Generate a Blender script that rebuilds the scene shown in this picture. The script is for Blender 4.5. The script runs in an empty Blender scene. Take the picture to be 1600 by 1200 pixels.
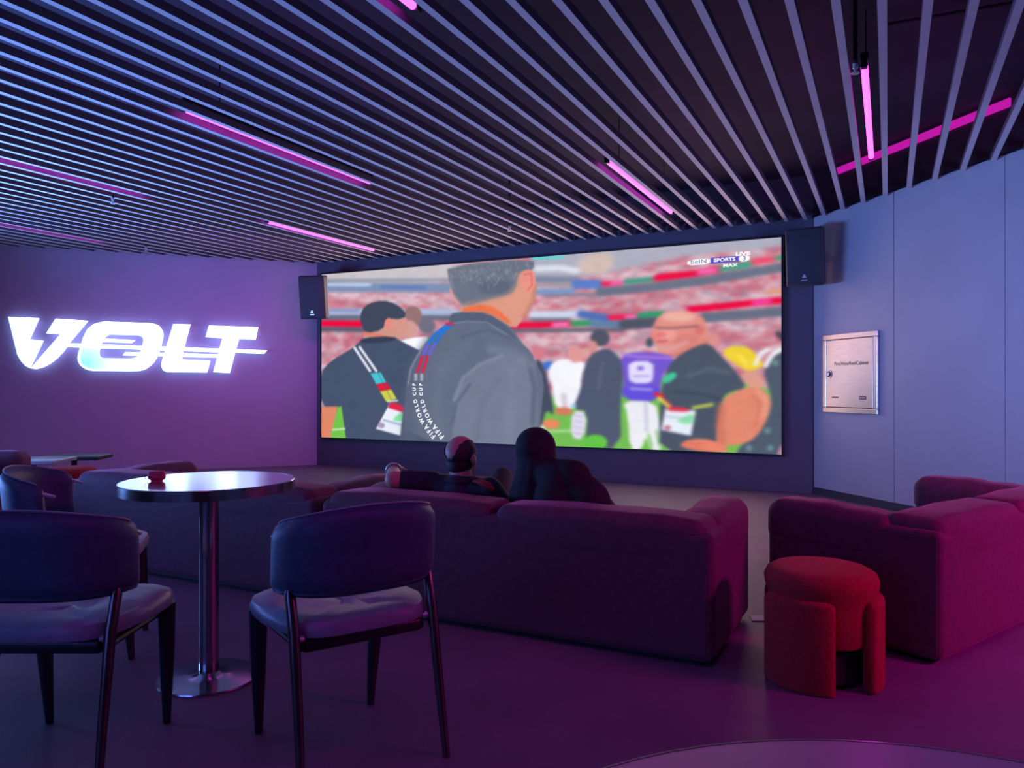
import bpy, bmesh, math, random
import numpy as np
from mathutils import Vector, Matrix, Quaternion

random.seed(7)
SC = bpy.context.scene
COL = SC.collection
PI = math.pi

# ------------------------------------------------------------------ camera
CAM_H = 1.18
cam_d = bpy.data.cameras.new('camera')
cam_d.sensor_width = 36.0
cam_d.lens = 1190.0 / 1600.0 * 36.0
cam_d.clip_start = 0.02
cam_d.clip_end = 100
cam = bpy.data.objects.new('camera', cam_d)
cam.location = (0, 0, CAM_H)
cam.rotation_euler = (math.radians(90.15), 0, 0)
COL.objects.link(cam)
SC.camera = cam

# ------------------------------------------------------------------ world, colour management
w = bpy.data.worlds.new('world')
SC.world = w
w.use_nodes = True
w.node_tree.nodes['Background'].inputs[0].default_value = (0.02, 0.012, 0.05, 1)
w.node_tree.nodes['Background'].inputs[1].default_value = 0.3
vs = SC.view_settings
vs.view_transform = 'Standard'
vs.look = 'None'
vs.gamma = 1.0
vs.use_curve_mapping = False
vs.exposure = 0.0


def area(name, loc, target, sx, sy, color, power, spread=180):
    d = bpy.data.lights.new(name, 'AREA')
    d.shape = 'RECTANGLE'
    d.size, d.size_y = sx, sy
    d.color = color
    d.energy = power
    d.spread = math.radians(spread)
    o = bpy.data.objects.new(name, d)
    o.location = loc
    dv = Vector(target) - Vector(loc)
    o.rotation_euler = dv.to_track_quat('-Z', 'Y').to_euler()
    COL.objects.link(o)
    return o


# coloured lamps assumed outside the frame, plus added unseen fill lights
area('blue_wall_lamp', (-6.2, 5.6, 0.75), (-4.0, 5.8, 3.0), 3.6, 0.8, (0.15, 0.32, 1.0), 430, 140)
area('blue_side_fill', (3.75, 2.6, 1.4), (3.85, 6.0, 1.5), 0.5, 1.4, (0.24, 0.35, 1.0), 22, 80)  # unseen light added to brighten the panelled wall
area('blue_rear_fill', (-4.0, -2.2, 1.8), (-0.5, 4.0, 0.6), 3.0, 1.6, (0.12, 0.20, 1.0), 27, 130)  # weak unseen fill, added to tint the sofa and chair backs
area('magenta_rear_lamp', (4.4, 1.5, 2.2), (2.7, 3.6, 0.4), 1.2, 0.3, (1.0, 0.01, 0.58), 32, 90)
area('magenta_ceiling_lamp', (0.4, 1.4, 2.95), (0.3, 2.0, 0.0), 2.2, 0.15, (0.85, 0.02, 0.90), 9)
area('magenta_wall_fill', (-2.6, 8.6, 2.75), (-4.2, 10.9, 1.3), 2.0, 0.12, (0.8, 0.05, 0.90), 8, 100)  # added without a fixture, washes the purple wall with magenta
# unseen area light added before the big screen to strengthen its light
area('screen_fill', (0.12, 9.84, 1.62), (-2.6, 4.5, 1.2), 6.3, 2.3, (1.0, 0.66, 0.70), 75)


# ------------------------------------------------------------------ materials
def srgb(r, g, b):
    def f(c):
        c /= 255.0
        return c / 12.92 if c <= 0.04045 else ((c + 0.055) / 1.055) ** 2.4
    return (f(r), f(g), f(b), 1)


MATS = {}


def mat(name, base, rough=0.6, metal=0.0, var=0.15, scale=12.0, bump=0.0, bscale=60.0, sheen=0.0, spec=0.5,
        emit=None, estr=0.0, stretch=None, coat=0.0):
    if name in MATS:
        return MATS[name]
    m = bpy.data.materials.new(name)
    m.use_nodes = True
    nt = m.node_tree
    N, L = nt.nodes, nt.links
    p = N['Principled BSDF']
    tc = N.new('ShaderNodeTexCoord')
    mp = N.new('ShaderNodeMapping')
    if stretch:
        mp.inputs['Scale'].default_value = stretch
    L.new(tc.outputs['Object'], mp.inputs['Vector'])
    nz = N.new('ShaderNodeTexNoise')
    nz.inputs['Scale'].default_value = scale
    nz.inputs['Detail'].default_value = 4
    L.new(mp.outputs[0], nz.inputs['Vector'])
    rp = N.new('ShaderNodeValToRGB')
    a = [max(0, c * (1 - var)) for c in base[:3]]
    b = [min(1, c * (1 + var)) for c in base[:3]]
    rp.color_ramp.elements[0].position = 0.3
    rp.color_ramp.elements[1].position = 0.7
    rp.color_ramp.elements[0].color = (*a, 1)
    rp.color_ramp.elements[1].color = (*b, 1)
    L.new(nz.outputs['Fac'], rp.inputs['Fac'])
    L.new(rp.outputs['Color'], p.inputs['Base Color'])
    p.inputs['Roughness'].default_value = rough
    p.inputs['Metallic'].default_value = metal
    p.inputs['Specular IOR Level'].default_value = spec
    if sheen:
        p.inputs['Sheen Weight'].default_value = sheen
        p.inputs['Sheen Roughness'].default_value = 0.35
        k_ = max(base[:3])
        p.inputs['Sheen Tint'].default_value = (*[0.25 + 0.75 * c / k_ for c in base[:3]], 1)
    if coat:
        p.inputs['Coat Weight'].default_value = coat
        p.inputs['Coat Roughness'].default_value = 0.2
    if bump:
        n2 = N.new('ShaderNodeTexNoise')
        n2.inputs['Scale'].default_value = bscale
        n2.inputs['Detail'].default_value = 3
        L.new(mp.outputs[0], n2.inputs['Vector'])
        bp = N.new('ShaderNodeBump')
        bp.inputs['Strength'].default_value = bump
        bp.inputs['Distance'].default_value = 0.01
        L.new(n2.outputs['Fac'], bp.inputs['Height'])
        L.new(bp.outputs[0], p.inputs['Normal'])
    if emit:
        p.inputs['Emission Color'].default_value = (*emit[:3], 1)
        p.inputs['Emission Strength'].default_value = estr
    MATS[name] = m
    return m


M_FLOOR = mat('floor_carpet', (0.16, 0.115, 0.16), 0.55, var=0.12, scale=3, bump=0.2, bscale=140, spec=0.5)
M_CEIL = mat('ceiling_black', (0.055, 0.045, 0.075), 0.85, var=0.2, scale=2)
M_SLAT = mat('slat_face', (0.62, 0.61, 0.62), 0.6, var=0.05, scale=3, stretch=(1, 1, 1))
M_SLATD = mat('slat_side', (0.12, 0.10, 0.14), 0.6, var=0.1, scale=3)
M_WALL_L = mat('wall_left_paint', (0.46, 0.40, 0.50), 0.8, var=0.03, scale=2, bump=0.03, bscale=80)
M_WALL_F = mat('wall_front_paint', (0.10, 0.085, 0.115), 0.7, var=0.06, scale=2)
M_WALL_R = mat('wall_right_panel', (0.46, 0.46, 0.50), 0.42, var=0.05, scale=1.5, bump=0.03, bscale=50)
M_WALL_D = mat('wall_dark_paint', (0.07, 0.06, 0.08), 0.8, var=0.1, scale=2)
M_SOFA = mat('sofa_velvet', (0.115, 0.030, 0.066), 0.8, var=0.18, scale=25, bump=0.12, bscale=180, sheen=0.28)
M_STOOL = mat('stool_boucle', (0.34, 0.012, 0.022), 0.9, var=0.2, scale=70, bump=0.5, bscale=220, sheen=0.3)
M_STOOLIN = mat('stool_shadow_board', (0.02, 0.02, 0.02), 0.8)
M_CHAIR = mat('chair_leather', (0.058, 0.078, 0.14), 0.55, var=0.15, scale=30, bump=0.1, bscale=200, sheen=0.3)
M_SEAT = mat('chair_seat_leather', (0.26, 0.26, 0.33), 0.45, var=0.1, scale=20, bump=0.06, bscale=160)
M_LEG = mat('chair_leg_black', (0.02, 0.02, 0.024), 0.38, metal=0.0, var=0.1)
M_LEGM = mat('chair_leg_bronze', (0.16, 0.12, 0.12), 0.28, metal=0.9, var=0.1)
M_STEEL = mat('brushed_steel', (0.70, 0.69, 0.70), 0.17, metal=1.0, var=0.06, scale=6, stretch=(1, 40, 1))
M_STEELP = mat('polished_steel', (0.55, 0.52, 0.52), 0.18, metal=1.0, var=0.05, scale=5, stretch=(30, 30, 1))
M_STEELD = mat('cabinet_steel', (0.56, 0.55, 0.56), 0.30, metal=1.0, var=0.08, scale=8, stretch=(1, 1, 14))
M_BLACK = mat('matte_black', (0.012, 0.012, 0.014), 0.55, var=0.1)
M_SPK = mat('speaker_black', (0.022, 0.022, 0.028), 0.5, var=0.1, bump=0.3, bscale=400)
M_SPKSIDE = mat('speaker_cabinet', (0.05, 0.045, 0.055), 0.45, var=0.1)
M_BADGE = mat('badge_silver', (0.7, 0.7, 0.72), 0.3, metal=0.6, var=0.02)
M_SKIN = mat('skin', (0.56, 0.27, 0.20), 0.5, var=0.1, scale=30, bump=0.03, bscale=150)
M_HAIR = mat('hair_dark', (0.022, 0.018, 0.018), 0.6, var=0.3, scale=60, bump=0.4, bscale=200)
M_SHIRT = mat('shirt_navy', (0.022, 0.024, 0.04), 0.8, var=0.15, scale=14, bump=0.15, bscale=30)
M_SHIRTRED = mat('shirt_red', (0.40, 0.03, 0.03), 0.7, var=0.1)
M_ROBE = mat('robe_black', (0.012, 0.012, 0.015), 0.85, var=0.2, scale=10, bump=0.2, bscale=25)
M_TROUS = mat('trousers_dark', (0.02, 0.02, 0.025), 0.85, var=0.15)
M_SHOE = mat('shoe_dark', (0.02, 0.018, 0.018), 0.5)
M_EYE = mat('eye_white', (0.7, 0.7, 0.68), 0.2, var=0.02)
M_CASE = mat('case_silicone', (0.62, 0.03, 0.09), 0.45, var=0.05)
M_PAPER = mat('paper', (0.92, 0.88, 0.84), 0.7, var=0.03)
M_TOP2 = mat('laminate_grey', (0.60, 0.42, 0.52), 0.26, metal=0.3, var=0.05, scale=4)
M_TABLE2 = mat('side_table_top', (0.30, 0.30, 0.34), 0.3, var=0.1)
M_BASE = mat('baseboard_dark', (0.05, 0.048, 0.06), 0.5, var=0.05)
M_TUBE = mat('tube_magenta', (0.8, 0.2, 0.7), 0.4, emit=(1.0, 0.055, 0.86), estr=5.0)
M_LITBAND = mat('lit_band_magenta', (0.8, 0.1, 0.6), 0.4, emit=(0.75, 0.010, 0.50), estr=0.62)
M_SIGN = mat('sign_face', (0.9, 0.9, 0.95), 0.4, emit=(0.42, 0.64, 1.0), estr=4.6)
M_SIGNSIDE = mat('sign_return', (0.85, 0.85, 0.8), 0.5, var=0.02, emit=(0.34, 0.45, 1.0), estr=1.8)
M_TEXTW = mat('overlay_white', (0, 0, 0), 0.6, emit=(1, 1, 1), estr=0.95)
M_TEXTD = mat('overlay_grey', (0, 0, 0), 0.6, emit=srgb(95, 90, 120)[:3], estr=1.0)
M_INK = mat('print_ink', (0.02, 0.02, 0.03), 0.6, var=0.02)

# sign face with a cyan wash on the lower curve of the letter O
M_SIGNO = M_SIGN.copy()
M_SIGNO.name = 'sign_face_cyan'


# ------------------------------------------------------------------ mesh helpers
def mesh_obj(name, verts, faces, m, parent=None, smooth=False, mats=None, fmat=None, bevel=0.0, bseg=2):
    me = bpy.data.meshes.new(name)
    me.from_pydata([tuple(v) for v in verts], [], faces)
    me.validate()
    o = bpy.data.objects.new(name, me)
    if mats:
        for x in mats:
            me.materials.append(x)
    else:
        me.materials.append(m)
    if fmat:
        for i, k in enumerate(fmat[:len(me.polygons)]):
            me.polygons[i].material_index = k
    bm = bmesh.new()
    bm.from_mesh(me)
    bmesh.ops.recalc_face_normals(bm, faces=bm.faces)
    bm.to_mesh(me)
    bm.free()
    if smooth:
        for p in me.polygons:
            p.use_smooth = True
        me.set_sharp_from_angle(angle=math.radians(42))
    if bevel:
        b = o.modifiers.new('bevel', 'BEVEL')
        b.width = bevel
        b.segments = bseg
        b.limit_method = 'ANGLE'
        b.angle_limit = math.radians(40)
    COL.objects.link(o)
    if parent:
        o.parent = parent
    return o


def empty(name, loc=(0, 0, 0), rz=0.0):
    o = bpy.data.objects.new(name, None)
    o.empty_display_size = 0.1
    o.location = loc
    o.rotation_euler = (0, 0, rz)
    COL.objects.link(o)
    return o


def tag(o, label, cat, group=None, kind=None):
    o['label'] = label
    o['category'] = cat
    if group:
        o['group'] = group
    if kind:
        o['kind'] = kind
    return o


def struct(o, label=None):
    o['kind'] = 'structure'
    if label:
        o['label'] = label
    return o


def box(x0, x1, y0, y1, z0, z1):
    v = [(x0, y0, z0), (x1, y0, z0), (x1, y1, z0), (x0, y1, z0), (x0, y0, z1), (x1, y0, z1), (x1, y1, z1), (x0, y1, z1)]
    f = [(0, 3, 2, 1), (4, 5, 6, 7), (0, 1, 5, 4), (1, 2, 6, 5), (2, 3, 7, 6), (3, 0, 4, 7)]
    return v, f


def join(*parts):
    V, F = [], []
    for v, f in parts:
        n = len(V)
        V += list(v)
        F += [tuple(i + n for i in q) for q in f]
    return V, F


def prism(poly, z0, z1):
    n = len(poly)
    v = [(x, y, z0) for x, y in poly] + [(x, y, z1) for x, y in poly]
    f = [tuple(range(n))[::-1], tuple(range(n, 2 * n))]
    f += [(i, (i + 1) % n, n + (i + 1) % n, n + i) for i in range(n)]
    return v, f


def lathe(prof, seg=32, c=(0, 0, 0)):
    V, F = [], []
    for r, z in prof:
        for k in range(seg):
            a = 2 * PI * k / seg
            V.append((c[0] + r * math.cos(a), c[1] + r * math.sin(a), c[2] + z))
    for i in range(len(prof) - 1):
        for k in range(seg):
            k2 = (k + 1) % seg
            F.append((i * seg + k, i * seg + k2, (i + 1) * seg + k2, (i + 1) * seg + k))
    F.append(tuple(range(seg))[::-1])
    n = (len(prof) - 1) * seg
    F.append(tuple(range(n, n + seg)))
    return V, F


def sweep(path, radii, seg=12, flat=1.0):
    pts = [Vector(p) for p in path]
    V, F = [], []
    up = Vector((0, 0, 1))
    for i, p in enumerate(pts):
        a = pts[max(0, i - 1)]
        b = pts[min(len(pts) - 1, i + 1)]
        d = (b - a).normalized()
        u = d.cross(up)
        if u.length < 1e-3:
            u = d.cross(Vector((0, 1, 0)))
        u.normalize()
        v = u.cross(d)
        for k in range(seg):
            t = 2 * PI * k / seg
            V.append(p + u * (math.cos(t) * radii[i]) + v * (math.sin(t) * radii[i] * flat))
    for i in range(len(pts) - 1):
        for k in range(seg):
            k2 = (k + 1) % seg
            F.append((i * seg + k, i * seg + k2, (i + 1) * seg + k2, (i + 1) * seg + k))
    F.append(tuple(range(seg))[::-1])
    n = (len(pts) - 1) * seg
    F.append(tuple(range(n, n + seg)))
    return V, F


def rbox(c, s, r, n=10, puff=(0, 0, 0), fn=None):
    """rounded, puffed box: centre c, full size s, edge radius r"""
    h = [x / 2 for x in s]
    V, F, idx = [], [], {}
    puff = tuple(puff)

    def pt(p):
        key = tuple(round(x, 5) for x in p)
        if key in idx:
            return idx[key]
        q = Vector((p[0] * h[0], p[1] * h[1], p[2] * h[2]))
        inn = Vector([max(-h[i] + r, min(h[i] - r, q[i])) for i in range(3)])
        d = q - inn
        if d.length > 1e-9:
            # smooth corner
            q = inn + d.normalized() * r
        u = [max(0, 1 - p[i] ** 2) for i in range(3)]
        q.x += math.copysign(1, p[0]) * puff[0] * u[1] * u[2] * abs(p[0])
        q.y += math.copysign(1, p[1]) * puff[1] * u[0] * u[2] * abs(p[1])
        q.z += math.copysign(1, p[2]) * puff[2] * u[0] * u[1] * abs(p[2])
        q = q + Vector(c)
        if fn:
            q = fn(q)
        V.append(q)
        idx[key] = len(V) - 1
        return idx[key]

    # denser near the edges
    def t(i, ax):
        a = i / n
        rr = min(0.45, r / s[ax])
        kk = max(2, n // 3)
        if i <= kk:
            return -1 + 2 * rr * (i / kk)
        if i >= n - kk:
            return 1 - 2 * rr * ((n - i) / kk)
        return -1 + 2 * (rr + (1 - 2 * rr) * (i - kk) / (n - 2 * kk))
    for ax in range(3):
        for sg in (-1, 1):
            o1, o2 = (ax + 1) % 3, (ax + 2) % 3
            for i in range(n):
                for j in range(n):
                    q = []
                    for (a, b) in ((i, j), (i + 1, j), (i + 1, j + 1), (i, j + 1)):
                        p = [0, 0, 0]
                        p[ax] = sg
                        p[o1] = t(a, o1)
                        p[o2] = t(b, o2)
                        q.append(pt(p))
                    if sg < 0:
                        q = q[::-1]
                    if len(set(q)) == 4:
                        F.append(tuple(q))
    return V, F


def capsule(p0, r0, p1, r1, seg=14, rings=5):
    a, b = Vector(p0), Vector(p1)
    d = b - a
    if d.length < 1e-6:
        d = Vector((0, 0, 1e-5))
    dn = d.normalized()
    u = dn.orthogonal().normalized()
    v = dn.cross(u)
    prof = []
    for i in range(rings + 1):
        t = -PI / 2 + (PI / 2) * i / rings
        prof.append((a + dn * (math.sin(t) * r0), max(1e-4, math.cos(t) * r0)))
    for i in range(rings + 1):
        t = (PI / 2) * i / rings
        prof.append((b + dn * (math.sin(t) * r1), max(1e-4, math.cos(t) * r1)))
    V, F = [], []
    for p, r in prof:
        for k in range(seg):
            an = 2 * PI * k / seg
            V.append(p + u * math.cos(an) * r + v * math.sin(an) * r)
    for i in range(len(prof) - 1):
        for k in range(seg):
            k2 = (k + 1) % seg
            F.append((i * seg + k, i * seg + k2, (i + 1) * seg + k2, (i + 1) * seg + k))
    F.append(tuple(range(seg))[::-1])
    n = (len(prof) - 1) * seg
    F.append(tuple(range(n, n + seg)))
    return V, F


def ellipsoid(c, r, rot=None, seg=20, rings=12):
    V, F = [], []
    for i in range(rings + 1):
        t = PI * i / rings
        for k in range(seg):
            a = 2 * PI * k / seg
            q = Vector((r[0] * math.sin(t) * math.cos(a), r[1] * math.sin(t) * math.sin(a), r[2] * math.cos(t)))
            if i in (0, rings):
                q += Vector((1e-4 * math.cos(a), 1e-4 * math.sin(a), 0))
            if rot:
                q = rot @ q
            V.append(q + Vector(c))
    for i in range(rings):
        for k in range(seg):
            k2 = (k + 1) % seg
            F.append((i * seg + k, (i + 1) * seg + k, (i + 1) * seg + k2, i * seg + k2))
    F.append(tuple(range(seg)))
    n = rings * seg
    F.append(tuple(range(n, n + seg))[::-1])
    return V, F


def remeshed(name, parts, m, parent, voxel=0.008, smooth=6):
    V, F = join(*parts)
    o = mesh_obj(name, V, F, m)
    r = o.modifiers.new('rm', 'REMESH')
    r.mode = 'VOXEL'
    r.voxel_size = voxel
    s = o.modifiers.new('sm', 'SMOOTH')
    s.factor = 0.5
    s.iterations = smooth
    dg = bpy.context.evaluated_depsgraph_get()
    me = bpy.data.meshes.new_from_object(o.evaluated_get(dg))
    old = o.data
    o.modifiers.clear()
    o.data = me
    me.name = name
    if not me.materials:
        me.materials.append(m)
    for p in me.polygons:
        p.use_smooth = True
    bpy.data.meshes.remove(old)
    o.parent = parent
    return o


def text_geo(s, size=1.0, align='CENTER', bold=0.0):
    c = bpy.data.curves.new('txt', 'FONT')
    c.body = s
    c.size = size
    c.align_x = align
    c.align_y = 'CENTER'
    c.offset = bold
    c.resolution_u = 3
    o = bpy.data.objects.new('txt', c)
    COL.objects.link(o)
    dg = bpy.context.evaluated_depsgraph_get()
    me = bpy.data.meshes.new_from_object(o.evaluated_get(dg))
    V = [v.co.copy() for v in me.vertices]
    F = [tuple(p.vertices) for p in me.polygons]
    bpy.data.objects.remove(o)
    bpy.data.curves.remove(c)
    bpy.data.meshes.remove(me)
    return V, F


def copy_tree(o, parent=None):
    c = o.copy()
    COL.objects.link(c)
    c.parent = parent
    for ch in list(o.children):
        copy_tree(ch, c)
    return c


# ------------------------------------------------------------------ room shell
LF = Vector((-2.92, 11.40))          # corner purple wall / screen wall
RF = Vector((3.31, 8.36))            # corner screen wall / panelled wall
LD = Vector((-3.77, -1.45)).normalized()   # along the purple wall, going left
FD = (LF - RF).normalized()          # along the screen wall, going left
RD = Vector((0.267, -0.964)).normalized()  # along the panelled wall, coming nearer
L_END = LF + LD * 6.6
R_END = RF + RD * 8.4
ROOM = [RF, LF, L_END, Vector((L_END.x, -3.2)), Vector((R_END.x, -3.2)), R_END]
Z_SLAT, Z_WALL, Z_TOP = 3.0, 3.03, 3.50


def ring_floor(z0, z1):
    return prism([(p.x, p.y) for p in ROOM], z0, z1)


v, f = ring_floor(-0.06, 0.0)
struct(mesh_obj('floor', v, f, M_FLOOR))
v, f = ring_floor(Z_TOP, Z_TOP + 0.08)
ceiling = struct(mesh_obj('ceiling', v, f, M_CEIL))


def wall_slab(name, a, b, z0, z1, m, th=0.12, inset=0.0, parent=None):
    """wall from a to b; the room lies to the left of a->b seen from above"""
    d = (b - a).normalized()
    n = Vector((-d.y, d.x))
    p = [a + n * inset, b + n * inset, b - n * th, a - n * th]
    v, f = prism([(q.x, q.y) for q in p], z0, z1)
    return mesh_obj(name, v, f, m, parent)


struct(wall_slab('wall_left', LF, L_END, 0, Z_WALL, M_WALL_L), None)
struct(wall_slab('wall_front', RF, LF, 0, Z_TOP, M_WALL_F))
wr = struct(wall_slab('wall_right', R_END, RF, 0, Z_WALL, M_WALL_D))
struct(wall_slab('trim_1', LF, L_END, Z_WALL, Z_TOP, M_CEIL, inset=0.004))
struct(wall_slab('trim_2', R_END, RF, Z_WALL, Z_TOP, M_WALL_D, inset=0.0))
struct(wall_slab('wall_side', L_END, Vector((L_END.x, -3.2)), 0, Z_TOP, M_WALL_D))
struct(wall_slab('wall_back', Vector((L_END.x, -3.2)), Vector((R_END.x, -3.2)), 0, Z_TOP, M_WALL_D))
struct(wall_slab('wall_near', Vector((R_END.x, -3.2)), R_END, 0, Z_TOP, M_WALL_D))

# panelled wall: boards with open joints
nR = Vector((-RD.y, RD.x)) * -1
if nR.x > 0:
    nR = -nR


def rpt(t, out=0.0):
    p = RF + RD * t + nR * out
    return Vector((p.x, p.y))


edges = [0.02, 1.19, 2.37, 3.55, 4.73, 5.91, 7.09, 8.3]
for i in range(len(edges) - 1):
    a, b = rpt(edges[i] + 0.003), rpt(edges[i + 1] - 0.003)
    a2, b2 = rpt(edges[i] + 0.003, 0.012), rpt(edges[i + 1] - 0.003, 0.012)
    v, f = prism([(q.x, q.y) for q in (a, b, b2, a2)], 0.075, Z_WALL - 0.005)
    mesh_obj('panel', v, f, M_WALL_R, wr, bevel=0.0015, bseg=1)
a, b, a2, b2 = rpt(0.02), rpt(8.3), rpt(0.02, 0.018), rpt(8.3, 0.018)
v, f = prism([(q.x, q.y) for q in (a, b, b2, a2)], 0.0, 0.072)
struct(mesh_obj('baseboard_right', v, f, M_BASE))

# ------------------------------------------------------------------ slatted ceiling
TH = math.radians(26.3)
SD = Vector((math.sin(TH), math.cos(TH)))      # along the slats
SN = Vector((math.cos(TH), -math.sin(TH)))     # across, to the right
PITCH = 0.1965
Q0 = 2165.8 / 603.0 * ((1161 - 800) / 1190.0 * SN.x) + SN.y * 2165.8 / 603.0


def qp(q, p):
    return SN * q + SD * p


def clip_line(q, inset):
    """range of p inside the room polygon for the line at offset q"""
    ts = []
    n = len(ROOM)
    for i in range(n):
        a, b = ROOM[i], ROOM[(i + 1) % n]
        e = b - a
        o = qp(q, 0)
        den = SD.x * e.y - SD.y * e.x
        if abs(den) < 1e-9:
            continue
        t = ((a.x - o.x) * e.y - (a.y - o.y) * e.x) / den
        s = ((a.x - o.x) * SD.y - (a.y - o.y) * SD.x) / den
        if -1e-9 <= s <= 1 + 1e-9:
            ts.append(t)
    if len(ts) < 2:
        return None
    return min(ts) + inset, max(ts) - inset


SW, SH = 0.042, 0.05
for k in range(-60, 26):
    q = Q0 + PITCH * k
    r = clip_line(q, 0.05)
    if not r or r[1] - r[0] < 0.4:
        continue
    p0, p1 = max(r[0], -1.6), r[1]
    if p1 - p0 < 0.3 or q > 3.2:
        continue
    c = [qp(q - SW / 2, p0), qp(q + SW / 2, p0), qp(q + SW / 2, p1), qp(q - SW / 2, p1)]
    v, f = prism([(a.x, a.y) for a in c], Z_SLAT, Z_SLAT + SH)
    mesh_obj('slat', v, f, None, ceiling, mats=[M_SLAT, M_SLATD], fmat=[0, 1, 1, 1, 1, 1])


def gap(q):
    k = round((q - Q0) / PITCH - 0.5)
    return Q0 + PITCH * (k + 0.5)


# fluorescent-style magenta tubes hung in the gaps
def tube_light(q, p0, p1, label, z=3.045, exact=False):
    q = q if exact else gap(q)
    mid = qp(q, (p0 + p1) / 2)
    t = empty('tube_light', (mid.x, mid.y, z), -TH)
    L = p1 - p0
    v, f = sweep([(0, -L / 2 + 0.03, 0), (0, L / 2 - 0.03, 0)], [0.02, 0.02], 12)
    mesh_obj('tube', v, f, M_TUBE, t, True)
    v, f = box(-0.022, 0.022, -L / 2, L / 2, 0.035, 0.075)
    mesh_obj('housing', v, f, M_BLACK, t, bevel=0.004)
    for s in (-1, 1):
        v, f = box(-0.018, 0.018, s * L / 2 - 0.02, s * L / 2 + 0.02, -0.018, 0.036)
        mesh_obj('end_cap', v, f, M_BLACK, t, bevel=0.003)
    for s in (-1, 1):
        v, f = sweep([(0, s * L * 0.35, 0.07), (0, s * L * 0.35, Z_TOP - z)], [0.004, 0.004], 6)
        mesh_obj('hanger', v, f, M_BLACK, t, True)
    tag(t, label, 'ceiling light', 'magenta tube lights between the ceiling slats')
    return t


def tube_at(x0, y0, x1, y1, label, z=3.045):
    k = (z - CAM_H) * 1190.0
    a = Vector(((x0 - 800) / (603 - y0), 1190.0 / (603 - y0))) * (z - CAM_H)
    b = Vector(((x1 - 800) / (603 - y1), 1190.0 / (603 - y1))) * (z - CAM_H)
    q = (a.dot(SN) + b.dot(SN)) / 2
    tube_light(q, a.dot(SD), b.dot(SD), label, z)


tube_at(283, 170, 568, 287, 'long bright magenta tube light over the round steel table')
tube_at(943, 252, 1047, 332, 'magenta tube light in the slats just above the big screen')
tube_at(1357, 100, 1370, 245, 'magenta tube light near the panelled grey wall, seen almost end to end')
tube_light(-2.05, 1.00, 3.16, 'magenta tube light cut off by the top edge of the photo')
tube_at(430, 344, 590, 390, 'thin far magenta tube light toward the purple wall and screen corner', z=3.015)
tube_light(-6.50, 2.90, 5.10, 'magenta tube light hidden by slats at the left edge, upper glow line', z=3.06)
tube_light(-9.0, 4.50, 6.50, 'magenta tube light hidden by slats at the left edge, just above the purple wall', z=3.06)

# glowing band imitating magenta light on the head of the panelled wall
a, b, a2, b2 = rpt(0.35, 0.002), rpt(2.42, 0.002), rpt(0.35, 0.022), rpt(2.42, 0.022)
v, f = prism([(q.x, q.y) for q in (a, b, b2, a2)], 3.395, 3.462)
tag(mesh_obj('lit_band', v, f, M_LITBAND), 'band of imitated magenta light along the top of the panelled grey wall', 'lit band')


def sprinkler(x, y, label):
    t = empty('sprinkler', (x, y, 2.93))
    v, f = lathe([(0.012, 0.05), (0.012, Z_TOP - 2.93)], 8)
    mesh_obj('pipe', v, f, M_BLACK, t, True)
    v, f = lathe([(0.006, 0.0), (0.024, 0.004), (0.024, 0.008), (0.008, 0.012), (0.008, 0.03), (0.014, 0.035), (0.014, 0.06)], 12)
    mesh_obj('head', v, f, M_BADGE, t, True)
    tag(t, label, 'sprinkler', 'ceiling sprinklers')


def ceil_pt(px, py, z):
    Y = (z - CAM_H) * 1190.0 / (603 - py)
    return (px - 800) / 1190.0 * Y, Y


for px, py, lb in ((176, 314, 'small ceiling sprinkler at left, between the two hidden tube lights'),
                   (228, 389, 'small ceiling sprinkler at the top of the purple wall'),
                   (796, 357, 'small ceiling sprinkler above the middle of the big screen'),
                   (1337, 107, 'small ceiling sprinkler beside the tube light near the grey wall')):
    x, y = ceil_pt(px, py, 2.96)
    sprinkler(x, y, lb)

# thin conduits under the black slab
for k, (q0, p) in enumerate(((-0.2, 4.3), (0.0, 5.35))):
    a, b = qp(q0, p), qp(2.2, p + 0.1)
    v, f = sweep([(a.x, a.y, 3.46), (b.x, b.y, 3.46)], [0.012, 0.012], 8)
    tag(mesh_obj('conduit', v, f, M_SPKSIDE, None, True),
        ('thin conduit above the slats, nearer the top edge', 'thin conduit above the slats, nearer the grey wall')[k], 'conduit', 'conduits')

# ------------------------------------------------------------------ the big screen
# frame of the screen wall: origin at RF, x to the left along FD, normal into the room
nF = Vector((FD.y, -FD.x))
if nF.y > 0:
    nF = -nF
S_R, S_L, S_B, S_T = 0.329, 6.80, 0.42, 2.832


def scr(u, v, out=0.0):
    """u 0..1 from the left edge, v 0..1 from the bottom edge"""
    s = S_L + (S_R - S_L) * u
    p = RF + FD * s + nF * out
    return Vector((p.x, p.y, S_B + (S_T - S_B) * v))


# picture corners in the tracing sheet (x right, y down)
QUAD = [(114, 237), (2473, 40), (2467, 1163), (113, 1073)]


def homography(src, dst):
    A = []
    for (x, y), (X, Y) in zip(src, dst):
        A.append([x, y, 1, 0, 0, 0, -X * x, -X * y, -X])
        A.append([0, 0, 0, x, y, 1, -Y * x, -Y * y, -Y])
    _, _, vt = np.linalg.svd(np.array(A, float))
    return vt[-1].reshape(3, 3)


H_UV2T = homography([(0, 1), (1, 1), (1, 0), (0, 0)], QUAD)
H_T2UV = np.linalg.inv(H_UV2T)


def t2uv(x, y):
    q = H_T2UV @ np.array([x, y, 1.0])
    return q[0] / q[2], q[1] / q[2]


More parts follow.
